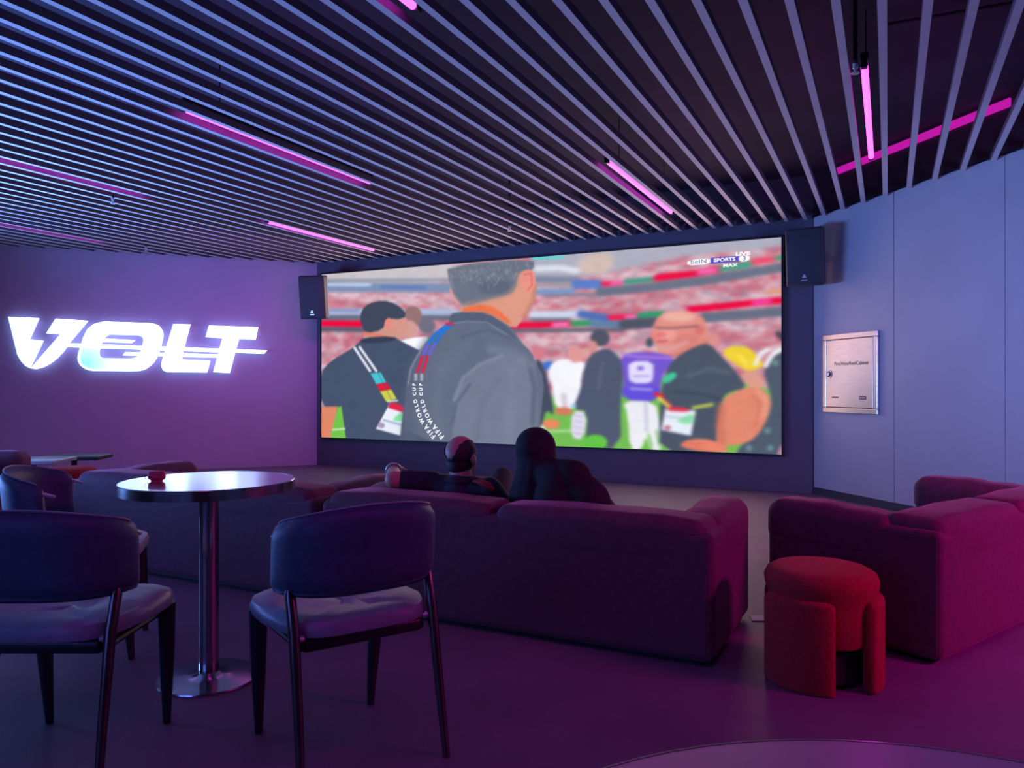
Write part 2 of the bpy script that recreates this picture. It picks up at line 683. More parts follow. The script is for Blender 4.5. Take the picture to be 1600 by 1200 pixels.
GW, GH = 680, 256
uu, vv = np.meshgrid(np.linspace(0, 1, GW), np.linspace(0, 1, GH))
q = H_UV2T @ np.stack([uu.ravel(), vv.ravel(), np.ones(uu.size)])
TX, TY = (q[0] / q[2]).reshape(GH, GW), (q[1] / q[2]).reshape(GH, GW)
IMG = np.zeros((GH, GW, 3))
IMG[:] = (200, 165, 170)


def smooth01(d, soft):
    a = np.clip(0.5 - d / max(soft, 1e-3), 0, 1)
    return a * a * (3 - 2 * a)


def bbox(pts, pad):
    xs = [p[0] for p in pts]
    ys = [p[1] for p in pts]
    x0, x1, y0, y1 = min(xs) - pad, max(xs) + pad, min(ys) - pad, max(ys) + pad
    m = (TX >= x0) & (TX <= x1) & (TY >= y0) & (TY <= y1)
    if not m.any():
        return None
    r = np.where(m.any(1))[0]
    c = np.where(m.any(0))[0]
    return slice(r[0], r[-1] + 1), slice(c[0], c[-1] + 1)


def seg_dist(X, Y, a, b):
    dx, dy = b[0] - a[0], b[1] - a[1]
    t = np.clip(((X - a[0]) * dx + (Y - a[1]) * dy) / (dx * dx + dy * dy + 1e-9), 0, 1)
    return np.hypot(X - a[0] - t * dx, Y - a[1] - t * dy)


def blend(sl, al, col, k=1.0):
    al = (al * k)[..., None]
    IMG[sl] = IMG[sl] * (1 - al) + np.array(col, float) * al


def chaikin(p, n=2):
    for _ in range(n):
        o = []
        for i in range(len(p)):
            a, b = p[i], p[(i + 1) % len(p)]
            o += [(a[0] * .75 + b[0] * .25, a[1] * .75 + b[1] * .25), (a[0] * .25 + b[0] * .75, a[1] * .25 + b[1] * .75)]
        p = o
    return p


def poly_mask(pts, soft):
    sl = bbox(pts, soft + 4)
    if sl is None:
        return None, None
    X, Y = TX[sl], TY[sl]
    ins = np.zeros(X.shape, bool)
    d = np.full(X.shape, 1e9)
    n = len(pts)
    for i in range(n):
        a, b = pts[i], pts[(i + 1) % n]
        d = np.minimum(d, seg_dist(X, Y, a, b))
        c = ((a[1] > Y) != (b[1] > Y))
        xx = (b[0] - a[0]) * (Y - a[1]) / ((b[1] - a[1]) if abs(b[1] - a[1]) > 1e-9 else 1e-9) + a[0]
        ins ^= c & (X < xx)
    return sl, smooth01(np.where(ins, -d, d), soft)


def P(pts, col, soft=8, k=1.0, rnd=1, dx=0):
    pts = [(x + dx, y) for x, y in pts]
    if rnd:
        pts = chaikin(pts, rnd)
    sl, al = poly_mask(pts, soft)
    if sl is not None:
        blend(sl, al, col, k)


def S(pts, wd, col, soft=8, k=1.0, dx=0):
    pts = [(x + dx, y) for x, y in pts]
    sl = bbox(pts, wd + soft + 4)
    if sl is None:
        return
    X, Y = TX[sl], TY[sl]
    d = np.full(X.shape, 1e9)
    for a, b in zip(pts[:-1], pts[1:]):
        d = np.minimum(d, seg_dist(X, Y, a, b))
    blend(sl, smooth01(d - wd / 2, soft), col, k)


def E(c, r, col, soft=8, k=1.0, dx=0):
    c = (c[0] + dx, c[1])
    P([(c[0] + r[0] * math.cos(t), c[1] + r[1] * math.sin(t)) for t in np.linspace(0, 2 * PI, 20, endpoint=False)], col, soft, k, 0)


rng = np.random.RandomState(3)


def vnoise(fx, fy):
    gx, gy = np.floor(TX / fx).astype(int), np.floor(TY / fy).astype(int)
    tx, ty = TX / fx - gx, TY / fy - gy
    tx, ty = tx * tx * (3 - 2 * tx), ty * ty * (3 - 2 * ty)
    tab = rng.rand(256, 256)
    g = lambda a, b: tab[(b + 30) % 256, (a + 30) % 256]
    return (g(gx, gy) * (1 - tx) + g(gx + 1, gy) * tx) * (1 - ty) + (g(gx, gy + 1) * (1 - tx) + g(gx + 1, gy + 1) * tx) * ty


R = 1200   # offset of the right-hand tracing sheet
# crowd
n1 = 0.45 * vnoise(90, 34) + 0.35 * vnoise(30, 16) + 0.2 * vnoise(14, 8)
n1 = np.clip((n1 - 0.28) / 0.44, 0, 1)[..., None]
n2 = np.clip((vnoise(40, 12) - 0.62) / 0.2, 0, 1)[..., None]
IMG[:] = np.array((198, 98, 112)) * (1 - n1) + np.array((226, 192, 198)) * n1
IMG[:] = IMG * (1 - 0.5 * n2) + np.array((150, 140, 155)) * 0.5 * n2
# grey upper tiers
P([(100, 200), (820, 160), (820, 275), (100, 290)], (203, 198, 198), 20, .9)
S([(100, 268), (800, 262)], 16, (140, 145, 155), 14)
S([(100, 302), (800, 305)], 48, (124, 140, 172), 16)
S([(100, 288), (360, 290)], 14, (196, 214, 238), 10)
S([(420, 300), (640, 304)], 16, (90, 120, 180), 14)
P([(1190, 120), (1500, 90), (2480, 20), (2480, 95), (2000, 130), (1640, 215), (1420, 250), (1190, 270)], (172, 172, 184), 30, .95)
P([(1425, 140), (1610, 110), (1600, 225), (1430, 235)], (212, 186, 170), 40)
S([(1215, 205), (1330, 200), (1420, 215)], 30, (226, 226, 232), 24)
S([(1190, 150), (1350, 146)], 12, (70, 215, 215), 4)
S([(1200, 260), (1420, 262)], 34, (120, 130, 150), 24)
S([(1200, 292), (1420, 290)], 16, (165, 150, 155), 10)
S([(1205, 325), (1400, 318)], 26, (120, 150, 195), 14)
S([(1415, 285), (1535, 285)], 46, (86, 120, 196), 16)
S([(1535, 325), (1800, 300), (2100, 262), (2480, 195)], 46, (104, 108, 124), 14)
S([(1250, 345), (1500, 335)], 14, (120, 125, 140), 10)
# ribbon boards, upper
S([(1555, 283), (1640, 278)], 24, (238, 24, 70), 10)
S([(1600, 280), (1650, 274)], 18, (245, 100, 170), 14)
S([(1670, 272), (1800, 258)], 26, (64, 150, 120), 10)
S([(1830, 250), (2010, 230), (2140, 208)], 34, (240, 6, 52), 10)
S([(2050, 222), (2130, 210)], 22, (250, 110, 190), 16)
S([(2165, 204), (2310, 180)], 34, (70, 155, 125), 12)
S([(2330, 165), (2420, 155)], 32, (240, 70, 95), 20)
S([(2450, 148), (2480, 144)], 22, (60, 150, 100), 8)
# middle tier
S([(100, 428), (800, 430)], 34, (172, 186, 216), 14)
S([(100, 420), (300, 424)], 12, (120, 140, 190), 10)
S([(100, 458), (800, 458)], 26, (100, 104, 118), 10)
S([(1190, 442), (1440, 440)], 34, (206, 214, 232), 14)
S([(1440, 440), (1580, 462)], 40, (76, 104, 176), 18)
S([(1190, 468), (1380, 468)], 18, (110, 112, 128), 8)
S([(100, 488), (318, 490)], 32, (242, 0, 48), 5)
S([(100, 518), (330, 520)], 24, (88, 84, 98), 10)
S([(1080, 498), (1380, 490)], 30, (240, 4, 52), 6)
S([(1300, 494), (1370, 491)], 20, (250, 120, 190), 14)
S([(1400, 487), (1490, 484)], 30, (52, 150, 90), 8)
S([(1500, 490), (1650, 490)], 36, (90, 124, 156), 14)
S([(1590, 457), (1725, 452)], 28, (240, 24, 70), 10)
S([(1675, 455), (1720, 452)], 18, (248, 120, 190), 12)
S([(1740, 446), (1860, 436)], 28, (40, 150, 96), 8)
S([(1660, 492), (1850, 480)], 54, (74, 78, 90), 14)
S([(1090, 525), (1660, 520)], 18, (96, 90, 104), 8)
S([(2000, 414), (2460, 366)], 34, (242, 0, 50), 8)
S([(2330, 380), (2410, 372)], 22, (250, 60, 160), 14)
S([(2070, 458), (2470, 425)], 52, (100, 104, 120), 16)
S([(2400, 325), (2480, 318)], 20, (230, 150, 100), 14)
# pitch
P([(1190, 800), (2480, 740), (2480, 1180), (1190, 1180)], (112, 188, 70), 30)
S([(1200, 1046), (1400, 1040)], 10, (190, 225, 170), 6)

def blur(kx, ky):
    """box blur of the picture, kx by ky cells"""
    global IMG
    for ax, k in ((1, kx), (0, ky)):
        if k < 1:
            continue
        pad = [(0, 0)] * 3
        pad[ax] = (k, k)
        c = np.cumsum(np.pad(IMG, pad, 'edge'), ax)
        hi = np.take(c, np.arange(2 * k, c.shape[ax]), ax)
        lo = np.take(np.pad(c, [(1, 0) if i == ax else (0, 0) for i in range(3)]), np.arange(0, c.shape[ax] - 2 * k), ax)
        IMG = (hi - lo) / (2 * k + 1)


blur(3, 1)
# dark figure at his side
P([(1200, 660), (1245, 690), (1275, 800), (1305, 970), (1262, 930), (1240, 1000), (1225, 1100), (1222, 760)], (66, 70, 86), 8)
P([(35, 690), (90, 680), (100, 700), (60, 740)], (62, 112, 200), 14, dx=R)
E((20, 640), (40, 34), (214, 120, 130), 20, dx=R)
# player in white
P([(90, 690), (150, 668), (258, 684), (268, 722), (240, 740), (238, 860), (205, 935), (108, 930), (92, 800), (66, 742)], (250, 246, 250), 10, dx=R)
S([(150, 860), (160, 940)], 30, (220, 205, 215), 14, dx=R)
E((212, 648), (42, 42), (228, 150, 142), 14, dx=R)
E((264, 640), (26, 26), (226, 160, 150), 14, dx=R)
E((150, 940), (46, 22), (214, 120, 84), 12, dx=R)
E((86, 1005), (44, 26), (238, 132, 84), 10, dx=R)
S([(40, 1020), (55, 1060), (30, 1068)], 16, (244, 240, 240), 8, dx=R)
# man in dark jacket
E((338, 562), (50, 44), (76, 76, 88), 12, dx=R)
E((300, 606), (24, 30), (214, 140, 128), 12, dx=R)
P([(285, 650), (370, 608), (430, 650), (462, 710), (440, 890), (445, 1130), (258, 1125), (276, 940), (195, 930), (240, 820), (252, 720)], (76, 82, 102), 12, dx=R)
S([(350, 690), (330, 820)], 14, (100, 106, 124), 24, .7, dx=R)
P([(192, 934), (272, 946), (250, 1090), (184, 1074)], (226, 216, 232), 6, dx=R)
for y in (960, 990, 1020, 1050):
    S([(205, y), (245, y + 8)], 6, (170, 160, 185), 6, .7, dx=R)
E((312, 1100), (62, 40), (98, 196, 58), 10, dx=R)
E((200, 912), (14, 12), (150, 200, 220), 8, dx=R)
# purple shirt
P([(440, 650), (520, 634), (640, 638), (722, 660), (690, 715), (652, 760), (642, 892), (448, 882), (460, 760)], (112, 80, 202), 9, dx=R)
P([(448, 800), (645, 800), (642, 892), (448, 882)], (92, 70, 214), 20, .8, dx=R)
S([(450, 648), (540, 660), (700, 665)], 12, (190, 130, 220), 14, .8, dx=R)
P([(484, 684), (612, 680), (610, 760), (600, 796), (490, 796), (482, 740)], (232, 222, 250), 10, dx=R)
E((545, 718), (18, 12), (112, 80, 202), 12, .8, dx=R)
S([(510, 760), (590, 758)], 8, (150, 130, 215), 8, .8, dx=R)
S([(495, 822), (600, 828)], 14, (176, 160, 232), 10, .8, dx=R)
P([(452, 884), (622, 890), (640, 990), (660, 1140), (592, 1140), (572, 1060), (548, 1140), (488, 1135), (478, 960)], (242, 238, 240), 10, dx=R)
S([(570, 900), (575, 1040)], 16, (205, 200, 215), 14, dx=R)
S([(585, 1060), (600, 1120)], 12, (110, 190, 80), 8, dx=R)
S([(625, 1040), (640, 1120)], 10, (110, 190, 80), 8, dx=R)
# man at the right edge
E((905, 570), (50, 36), (224, 140, 128), 24, dx=R)
P([(955, 640), (1010, 602), (1100, 606), (1150, 660), (1185, 705), (1110, 736), (1060, 716)], (242, 206, 40), 12, dx=R)
S([(1060, 660), (1090, 700)], 20, (252, 226, 70), 20, dx=R)
P([(1055, 728), (1160, 740), (1180, 820), (1090, 820)], (222, 150, 128), 12, dx=R)
P([(1175, 720), (1225, 660), (1290, 620), (1290, 1220), (1000, 1220), (1060, 1110), (1200, 980), (1218, 870), (1195, 800)], (74, 84, 96), 12, dx=R)
S([(1135, 695), (1165, 640), (1200, 622)], 22, (240, 236, 240), 10, dx=R)
S([(1190, 705), (1225, 645), (1275, 618)], 22, (240, 236, 240), 10, dx=R)
S([(1255, 540), (1275, 560)], 30, (70, 60, 70), 14, dx=R)
for x, y in ((1195, 1040), (1210, 1130), (1100, 1130), (1240, 690)):
    E((x, y), (16, 16), (120, 160, 165), 14, .7, dx=R)
# bald man, hands on hips
P([(690, 600), (870, 550), (915, 600), (800, 650), (700, 660)], (214, 122, 108), 10, dx=R)
P([(608, 500), (640, 442), (720, 418), (825, 426), (884, 470), (890, 540), (866, 586), (770, 622), (690, 650), (640, 640), (618, 590), (604, 545)], (232, 140, 124), 9, dx=R)
E((740, 452), (86, 26), (246, 184, 164), 30, .8, dx=R)
E((850, 520), (26, 26), (222, 112, 100), 14, dx=R)
E((780, 575), (70, 40), (216, 118, 104), 50, .7, dx=R)
E((690, 545), (40, 30), (244, 160, 142), 30, .7, dx=R)
S([(610, 530), (604, 556), (626, 562)], 10, (238, 120, 110), 10, .8, dx=R)
S([(622, 508), (700, 512), (840, 500)], 9, (128, 84, 84), 6, dx=R)
E((650, 545), (26, 12), (226, 96, 104), 14, .7, dx=R)
S([(632, 580), (680, 576)], 12, (204, 86, 96), 8, dx=R)
S([(630, 612), (700, 618), (780, 585)], 22, (224, 160, 150), 18, .8, dx=R)
E((592, 585), (18, 26), (70, 76, 90), 10, dx=R)
P([(640, 960), (655, 800), (690, 700), (745, 648), (840, 600), (900, 588), (965, 660), (1040, 740), (1095, 822), (1000, 838), (950, 890), (965, 1090), (930, 1160), (640, 1150)], (70, 78, 92), 8, dx=R)
S([(790, 760), (900, 720), (1000, 740)], 20, (92, 100, 114), 26, .7, dx=R)
S([(720, 840), (860, 850), (960, 880)], 16, (54, 60, 74), 20, .7, dx=R)
P([(652, 775), (690, 742), (730, 738), (728, 768), (672, 802)], (64, 198, 146), 8, dx=R)
P([(926, 1080), (962, 880), (1010, 848), (1100, 812), (1165, 820), (1218, 872), (1205, 965), (1140, 1075), (1060, 1115), (950, 1118)], (230, 132, 100), 8, dx=R)
S([(960, 920), (950, 1010), (960, 1090)], 40, (206, 106, 80), 40, .7, dx=R)
S([(1150, 840), (1190, 880), (1180, 960)], 26, (240, 156, 128), 22, .8, dx=R)
S([(1120, 860), (1160, 900), (1130, 1020)], 7, (200, 96, 76), 12, .7, dx=R)
P([(745, 1128), (762, 1092), (860, 1078), (960, 1104), (1010, 1150), (880, 1150)], (236, 126, 96), 7, dx=R)
S([(760, 1105), (860, 1108)], 5, (190, 84, 66), 5, .8, dx=R)
S([(755, 1122), (850, 1126)], 5, (190, 84, 66), 5, .8, dx=R)
S([(622, 852), (655, 862)], 22, (224, 30, 50), 7, dx=R)
S([(640, 874), (690, 912)], 22, (214, 206, 80), 8, dx=R)
S([(668, 880), (704, 912)], 10, (226, 60, 70), 8, dx=R)
S([(815, 922), (912, 905)], 16, (196, 200, 70), 8, dx=R)
P([(672, 922), (828, 938), (802, 1066), (650, 1036)], (236, 238, 246), 5, rnd=0, dx=R)
P([(690, 915), (790, 922), (800, 945), (670, 938)], (226, 50, 70), 10, dx=R)
P([(730, 985), (822, 945), (812, 1010), (740, 1000)], (120, 226, 140), 10, .8, dx=R)
S([(670, 965), (800, 980)], 8, (140, 170, 200), 8, .6, dx=R)
E((682, 1025), (18, 12), (190, 110, 130), 8, dx=R)
blur(2, 1)
blur(1, 1)
# second man behind
E((578, 450), (48, 52), (150, 108, 104), 16)
E((650, 500), (44, 40), (112, 104, 116), 24)
E((560, 520), (44, 48), (214, 150, 138), 18)
P([(488, 590), (560, 562), (680, 553), (625, 640)], (250, 248, 250), 6)
# man with the card on his back
P([(330, 545), (420, 520), (430, 465), (470, 455), (548, 450), (552, 500), (538, 548), (505, 580), (470, 600), (320, 600)], (214, 146, 126), 8)
P([(308, 455), (328, 402), (388, 372), (462, 374), (525, 408), (548, 452), (505, 468), (470, 462), (442, 474), (424, 522), (340, 540), (318, 500)], (58, 64, 80), 9)
E((456, 492), (22, 32), (232, 136, 120), 7)
S([(330, 540), (400, 548), (490, 570)], 14, (230, 120, 90), 8)
P([(300, 590), (325, 560), (480, 553), (520, 580), (640, 640), (660, 760), (640, 1140), (225, 1140), (195, 915), (110, 918), (105, 745), (160, 680), (262, 622)], (66, 76, 98), 7)
P([(305, 590), (325, 562), (478, 555), (500, 572), (400, 590)], (48, 54, 72), 6)
P([(105, 917), (195, 915), (160, 1085), (105, 1085)], (226, 132, 92), 6, rnd=0)
P([(196, 918), (214, 912), (238, 1085), (155, 1085)], (112, 196, 62), 5, rnd=0)
S([(170, 1035), (230, 1030)], 8, (220, 235, 200), 6)
for a, b in (((282, 614), (362, 735)), ((308, 610), (394, 735))):
    for k in range(9):
        t0, t1 = k / 9.0, (k + 0.78) / 9.0
        S([(a[0] + (b[0] - a[0]) * t0, a[1] + (b[1] - a[1]) * t0), (a[0] + (b[0] - a[0]) * t1, a[1] + (b[1] - a[1]) * t1)], 13, (228, 228, 234), 4)
P([(362, 745), (415, 740), (442, 790), (392, 800)], (64, 196, 206), 4, rnd=0)
P([(392, 800), (448, 793), (468, 828), (412, 838)], (226, 20, 48), 4, rnd=0)
P([(412, 838), (468, 828), (496, 876), (442, 890)], (208, 210, 70), 4, rnd=0)
S([(402, 744), (470, 882)], 4, (90, 80, 80), 3, .6)
S([(450, 890), (500, 885)], 8, (220, 220, 220), 5)
P([(462, 897), (556, 930), (536, 1000), (520, 1066), (390, 1030)], (236, 238, 244), 4, rnd=0)
P([(462, 897), (500, 898), (556, 930), (540, 950), (452, 922)], (226, 30, 58), 5, rnd=0)
P([(500, 955), (556, 938), (540, 990), (470, 990)], (110, 226, 130), 10, .8)
S([(430, 985), (520, 1010)], 10, (130, 150, 190), 8, .7)
P([(404, 995), (438, 1003), (430, 1030), (396, 1022)], (170, 150, 180), 5)
# the man in the middle
P([(530, 930), (720, 930), (740, 1180), (500, 1180)], (78, 86, 104), 8, rnd=0)
P([(765, 300), (795, 308), (828, 388), (806, 390), (775, 345)], (236, 150, 142), 6)
P([(820, 420), (840, 380), (960, 360), (1080, 330), (1105, 290), (1120, 210), (1200, 205), (1212, 290), (1195, 380), (1140, 470), (1100, 520), (980, 450), (830, 440)], (224, 150, 122), 6)
P([(830, 432), (840, 402), (960, 385), (1050, 440), (1095, 505), (980, 440)], (238, 112, 64), 14)
P([(752, 190), (1200, 150), (1200, 214), (1140, 212), (1114, 250), (1110, 300), (1080, 338), (960, 368), (850, 400), (820, 385), (782, 330), (764, 262)], (104, 110, 122), 9, rnd=1)
E((1000, 300), (80, 40), (84, 90, 104), 40, .7)
S([(830, 392), (960, 366), (1070, 338), (1108, 292), (1118, 232)], 16, (168, 134, 124), 34, .75)
S([(772, 230), (786, 330), (826, 392)], 10, (150, 140, 140), 22, .6)
S([(1205, 300), (1196, 370), (1150, 450)], 24, (196, 124, 104), 26, .8)
for _ in range(150):
    x, y = 775 + rng.rand() * 410, 165 + rng.rand() * 150
    if y > 300 - abs(x - 960) * 0.2:
        continue
    an = rng.rand() * 2.4
    S([(x, y), (x + 14 * math.cos(an), y + 14 * math.sin(an))], 4, (168, 168, 172), 4, .45)
P([(1128, 225), (1170, 206), (1205, 222), (1206, 300), (1168, 332), (1138, 312)], (238, 142, 124), 6)
S([(1150, 235), (1185, 228), (1190, 290), (1168, 315)], 7, (214, 104, 92), 6)
P([(762, 495), (768, 440), (830, 428), (960, 430), (1085, 505), (1130, 580), (1190, 640), (1205, 690), (1255, 770), (1228, 1000), (1222, 1130), (535, 1100), (540, 830), (565, 705), (640, 580), (745, 505)], (96, 104, 122), 6)
P([(800, 840), (890, 720), (1040, 645), (1180, 670), (1215, 760), (1215, 1130), (780, 1120), (786, 960)], (114, 120, 137), 30)
S([(790, 880), (835, 770), (920, 700), (1040, 650)], 16, (134, 140, 156), 22, .8)
S([(780, 1000), (800, 900), (870, 800)], 14, (76, 84, 100), 20, .6)
S([(1170, 680), (1200, 820), (1190, 1000)], 26, (84, 90, 108), 24, .7)
S([(830, 560), (960, 520), (1090, 570)], 12, (78, 86, 102), 14, .6)
S([(560, 1080), (556, 860), (600, 690), (680, 560)], 60, (84, 92, 110), 70, .7)
S([(720, 1080), (700, 900), (730, 720), (860, 600)], 50, (104, 112, 130), 60, .6)
S([(980, 620), (1100, 640), (1180, 700)], 40, (122, 128, 144), 50, .6)
S([(900, 1100), (930, 900), (1010, 780)], 30, (104, 110, 128), 46, .6)
S([(1060, 1100), (1080, 900), (1090, 740)], 50, (122, 128, 146), 60, .6)
P([(764, 490), (770, 438), (830, 428), (958, 430), (1060, 500), (1118, 575), (1085, 556), (960, 484), (850, 478)], (82, 90, 108), 5)
S([(775, 488), (860, 476), (960, 482), (1060, 545)], 5, (128, 134, 148), 5)
S([(768, 438), (830, 428), (958, 430), (1080, 505)], 4, (150, 130, 130), 4)
S([(752, 498), (690, 545), (655, 600)], 17, (34, 112, 204), 5)
S([(776, 494), (722, 545), (690, 595)], 17, (34, 112, 204), 5)
S([(655, 600), (630, 655)], 16, (104, 92, 206), 6)
S([(690, 595), (658, 655)], 16, (104, 92, 206), 6)
S([(628, 658), (602, 738)], 14, (222, 30, 60), 5)
S([(654, 658), (630, 738)], 14, (222, 30, 60), 5)
S([(752, 490), (782, 490)], 14, (200, 40, 70), 5)
for y in (752, 764, 776):
    for x in (594, 624):
        S([(x - 5, y), (x + 5, y)], 7, (214, 216, 224), 4)
S([(555, 800), (568, 720), (640, 590)], 8, (150, 156, 170), 8, .6)
blur(1, 1)
# channel mark plates
P([(788, 161), (906, 148), (906, 178), (790, 189)], (250, 250, 252), 3, rnd=1, dx=R)
P([(906, 147), (1054, 136), (1054, 166), (906, 178)], (86, 72, 184), 3, rnd=0, dx=R)
P([(1054, 137), (1110, 132), (1110, 162), (1054, 168)], (250, 250, 252), 3, rnd=1, dx=R)
# faint seams of the LED modules in the lower half
for r_ in range(10, 90, 13):
    IMG[r_] *= 0.985
# bright screen washes out the darkest tones a little
fab = (0.6 * vnoise(90, 60) + 0.4 * vnoise(34, 26) - 0.5)[..., None]
IMG[:] = np.clip(IMG * (1 + 0.05 * fab) * 0.93 + np.array((9, 12, 18)), 0, 255)

lin = IMG / 255.0
lin = np.where(lin <= 0.04045, lin / 12.92, ((lin + 0.055) / 1.055) ** 2.4)


screen = empty('led_screen', (*((scr(0.5, 0)).xy), S_B), 0)
tag(screen, 'large bright screen showing a football broadcast on the dark end wall', 'screen')
base = screen.location.copy()

vs_ = [scr(a, b, 0.052) - base for b in np.linspace(0, 1, GH) for a in np.linspace(0, 1, GW)]
fs_ = [(j * GW + i, j * GW + i + 1, (j + 1) * GW + i + 1, (j + 1) * GW + i) for j in range(GH - 1) for i in range(GW - 1)]
me = bpy.data.meshes.new('picture')
me.from_pydata([tuple(v) for v in vs_], [], fs_)
at = me.color_attributes.new('picture', 'FLOAT_COLOR', 'POINT')
at.data.foreach_set('color', np.concatenate([lin.reshape(-1, 3), np.ones((GW * GH, 1))], 1).astype(np.float32).ravel())
m = bpy.data.materials.new('screen_picture')
m.use_nodes = True
nt = m.node_tree
nt.nodes.remove(nt.nodes['Principled BSDF'])
an = nt.nodes.new('ShaderNodeVertexColor')
an.layer_name = 'picture'
em = nt.nodes.new('ShaderNodeEmission')
em.inputs['Strength'].default_value = 1.05
m.cycles.emission_sampling = 'NONE'
nt.links.new(an.outputs['Color'], em.inputs['Color'])
nt.links.new(em.outputs[0], nt.nodes['Material Output'].inputs['Surface'])
me.materials.append(m)
pic = bpy.data.objects.new('picture', me)
COL.objects.link(pic)
pic.parent = screen


def scr_box(u0, u1, v0, v1, o0, o1):
    c = [scr(u0, v0, o0), scr(u1, v0, o0), scr(u1, v0, o1), scr(u0, v0, o1)]
    z0, z1 = S_B + (S_T - S_B) * v0, S_B + (S_T - S_B) * v1
    v, f = prism([(q.x, q.y) for q in c], z0, z1)
    return [Vector(q) - base for q in v], f


v, f = scr_box(-0.004, 1.004, -0.010, 1.010, 0.004, 0.050)
mesh_obj('frame', v, f, M_BLACK, screen)

SW_M, SH_M = S_L - S_R, S_T - S_B


def on_screen(geo, u, v, sx=1.0, sy=1.0, rot=0.0, out=0.055):
    V, F = geo
    cr, sr = math.cos(rot), math.sin(rot)
    o = []
    for p in V:
        x, y = p.x * sx, p.y * sy
        x, y = x * cr - y * sr, x * sr + y * cr
        o.append(scr(u + x / SW_M, v + y / SH_M, out) - base)
    return o, F


def overlay(name, s, tx, ty, hgt, m, dx=R, wide=1.0, bold=0.0):
    u, v_ = t2uv(tx + dx, ty)
    g = text_geo(s, hgt * 1.38, bold=bold)
    v, f = on_screen(g, u, v_, wide, 1)
    mesh_obj(name, v, f, m, screen)


overlay('channel_text', 'LIVE', 1075, 126, 0.040, M_TEXTW, wide=1.6, bold=0.003)
overlay('channel_text', 'SPORTS', 980, 157, 0.040, M_TEXTW, wide=1.28, bold=0.002)
overlay('channel_text', 'MAX', 1009, 186, 0.036, M_TEXTW, wide=1.5, bold=0.002)
overlay('channel_text', 'beIN', 847, 168, 0.046, M_TEXTD, wide=1.5)
overlay('channel_text', '3', 1082, 150, 0.050, M_TEXTD, wide=1.3)


def strap_text(path, s, name):
    pts = [Vector((*t2uv(*p), 0)) for p in path]
    pts = [Vector((p.x * SW_M, p.y * SH_M)) for p in pts]
    # smooth
    d = []
    for i in range(len(pts) - 1):
        p0, p1, p2, p3 = pts[max(i - 1, 0)], pts[i], pts[i + 1], pts[min(i + 2, len(pts) - 1)]
        for k in range(10):
            t = k / 10
            d.append(0.5 * ((2 * p1) + (p2 - p0) * t + (2 * p0 - 5 * p1 + 4 * p2 - p3) * t * t + (3 * p1 - p0 - 3 * p2 + p3) * t ** 3))
    d.append(pts[-1])
    cum = [0]
    for a, b in zip(d[:-1], d[1:]):
        cum.append(cum[-1] + (b - a).length)
    tot = cum[-1]
    words = {}
    wi = 0
    wts = [0.55 if c in ' I' else (1.25 if c in 'WO' else 0.95) for c in s]
    W = sum(wts)
    acc = 0
    for c, wt in zip(s, wts):
        l = (acc + wt / 2) / W * tot
        acc += wt
        if c == ' ':
            wi += 1
            continue
        i = max(j for j in range(len(cum)) if cum[j] <= l)
        i = min(i, len(d) - 2)
        t = (l - cum[i]) / (cum[i + 1] - cum[i])
        p = d[i].lerp(d[i + 1], t)
        dr = d[i + 1] - d[i]
        ang = math.atan2(dr.y, dr.x)
        sz = 0.104 - 0.036 * (l / tot)
        words.setdefault(wi, []).append(on_screen(text_geo(c, sz, bold=0.003), p.x / SW_M, p.y / SH_M, 0.9, 1, ang))
    for g in words.values():
        for v, f in g:
            mesh_obj(name, v, f, M_TEXTW, screen)


strap_text([(692, 1078), (655, 1030), (620, 975), (597, 905), (588, 845), (586, 790)], 'FIFA WORLD CUP', 'lanyard_letter')
strap_text([(735, 1080), (690, 1020), (655, 965), (632, 905), (622, 845), (620, 790)], 'FIFA WORLD CUP', 'lanyard_letter')

# ------------------------------------------------------------------ the glowing sign on the purple wall
nL = Vector((-LD.y, LD.x))
if nL.y > 0:
    nL = -nL


def lw(px, py, out=0.0):
    """traced sign coordinate -> (metres from the corner along the wall, height)"""
    r = (px - 800) / 1190.0
    s = (r * LF.y - LF.x) / (LD.x - r * LD.y)
    y = LF.y + LD.y * s
    return s, CAM_H + (603 - py) * y / 1190.0


def A_(x, y):
    return lw(x / 7.2727, 480 + y / 7.2727)


def B_(x, y):
    return lw(200 + x / 6.9565, 480 + y / 6.9565)


sg0 = LF + LD * 2.3
sign = empty('wall_sign', (sg0.x, sg0.y, 1.35))
tag(sign, 'glowing white wall sign with lightning bolt lettering on the purple wall', 'sign')


def lwp(s, z, out):
    p = LF + LD * s + nL * out
    return Vector((p.x, p.y, z)) - sign.location


def sign_part(name, pts, o0=0.035, o1=0.085, m=M_SIGN, hole=None):
    n = len(pts)
    V = [lwp(s, z, o0) for s, z in pts] + [lwp(s, z, o1) for s, z in pts]
    if hole is None:
        F = [tuple(range(n)), tuple(range(n, 2 * n))] + [(i, (i + 1) % n, n + (i + 1) % n, n + i) for i in range(n)]
        fm = [1, 0] + [1] * n
    else:
        k = 2 * n
        V += [lwp(s, z, o0) for s, z in hole] + [lwp(s, z, o1) for s, z in hole]
        F, fm = [], []
        for i in range(n):
            j = (i + 1) % n
            F += [(i, j, k + j, k + i), (n + i, n + j, k + n + j, k + n + i), (i, j, n + j, n + i), (k + i, k + j, k + n + j, k + n + i)]
            fm += [1, 0, 1, 1]
    o = mesh_obj(name, V, F, None, sign, mats=[m, M_SIGNSIDE], fmat=fm)
    return o


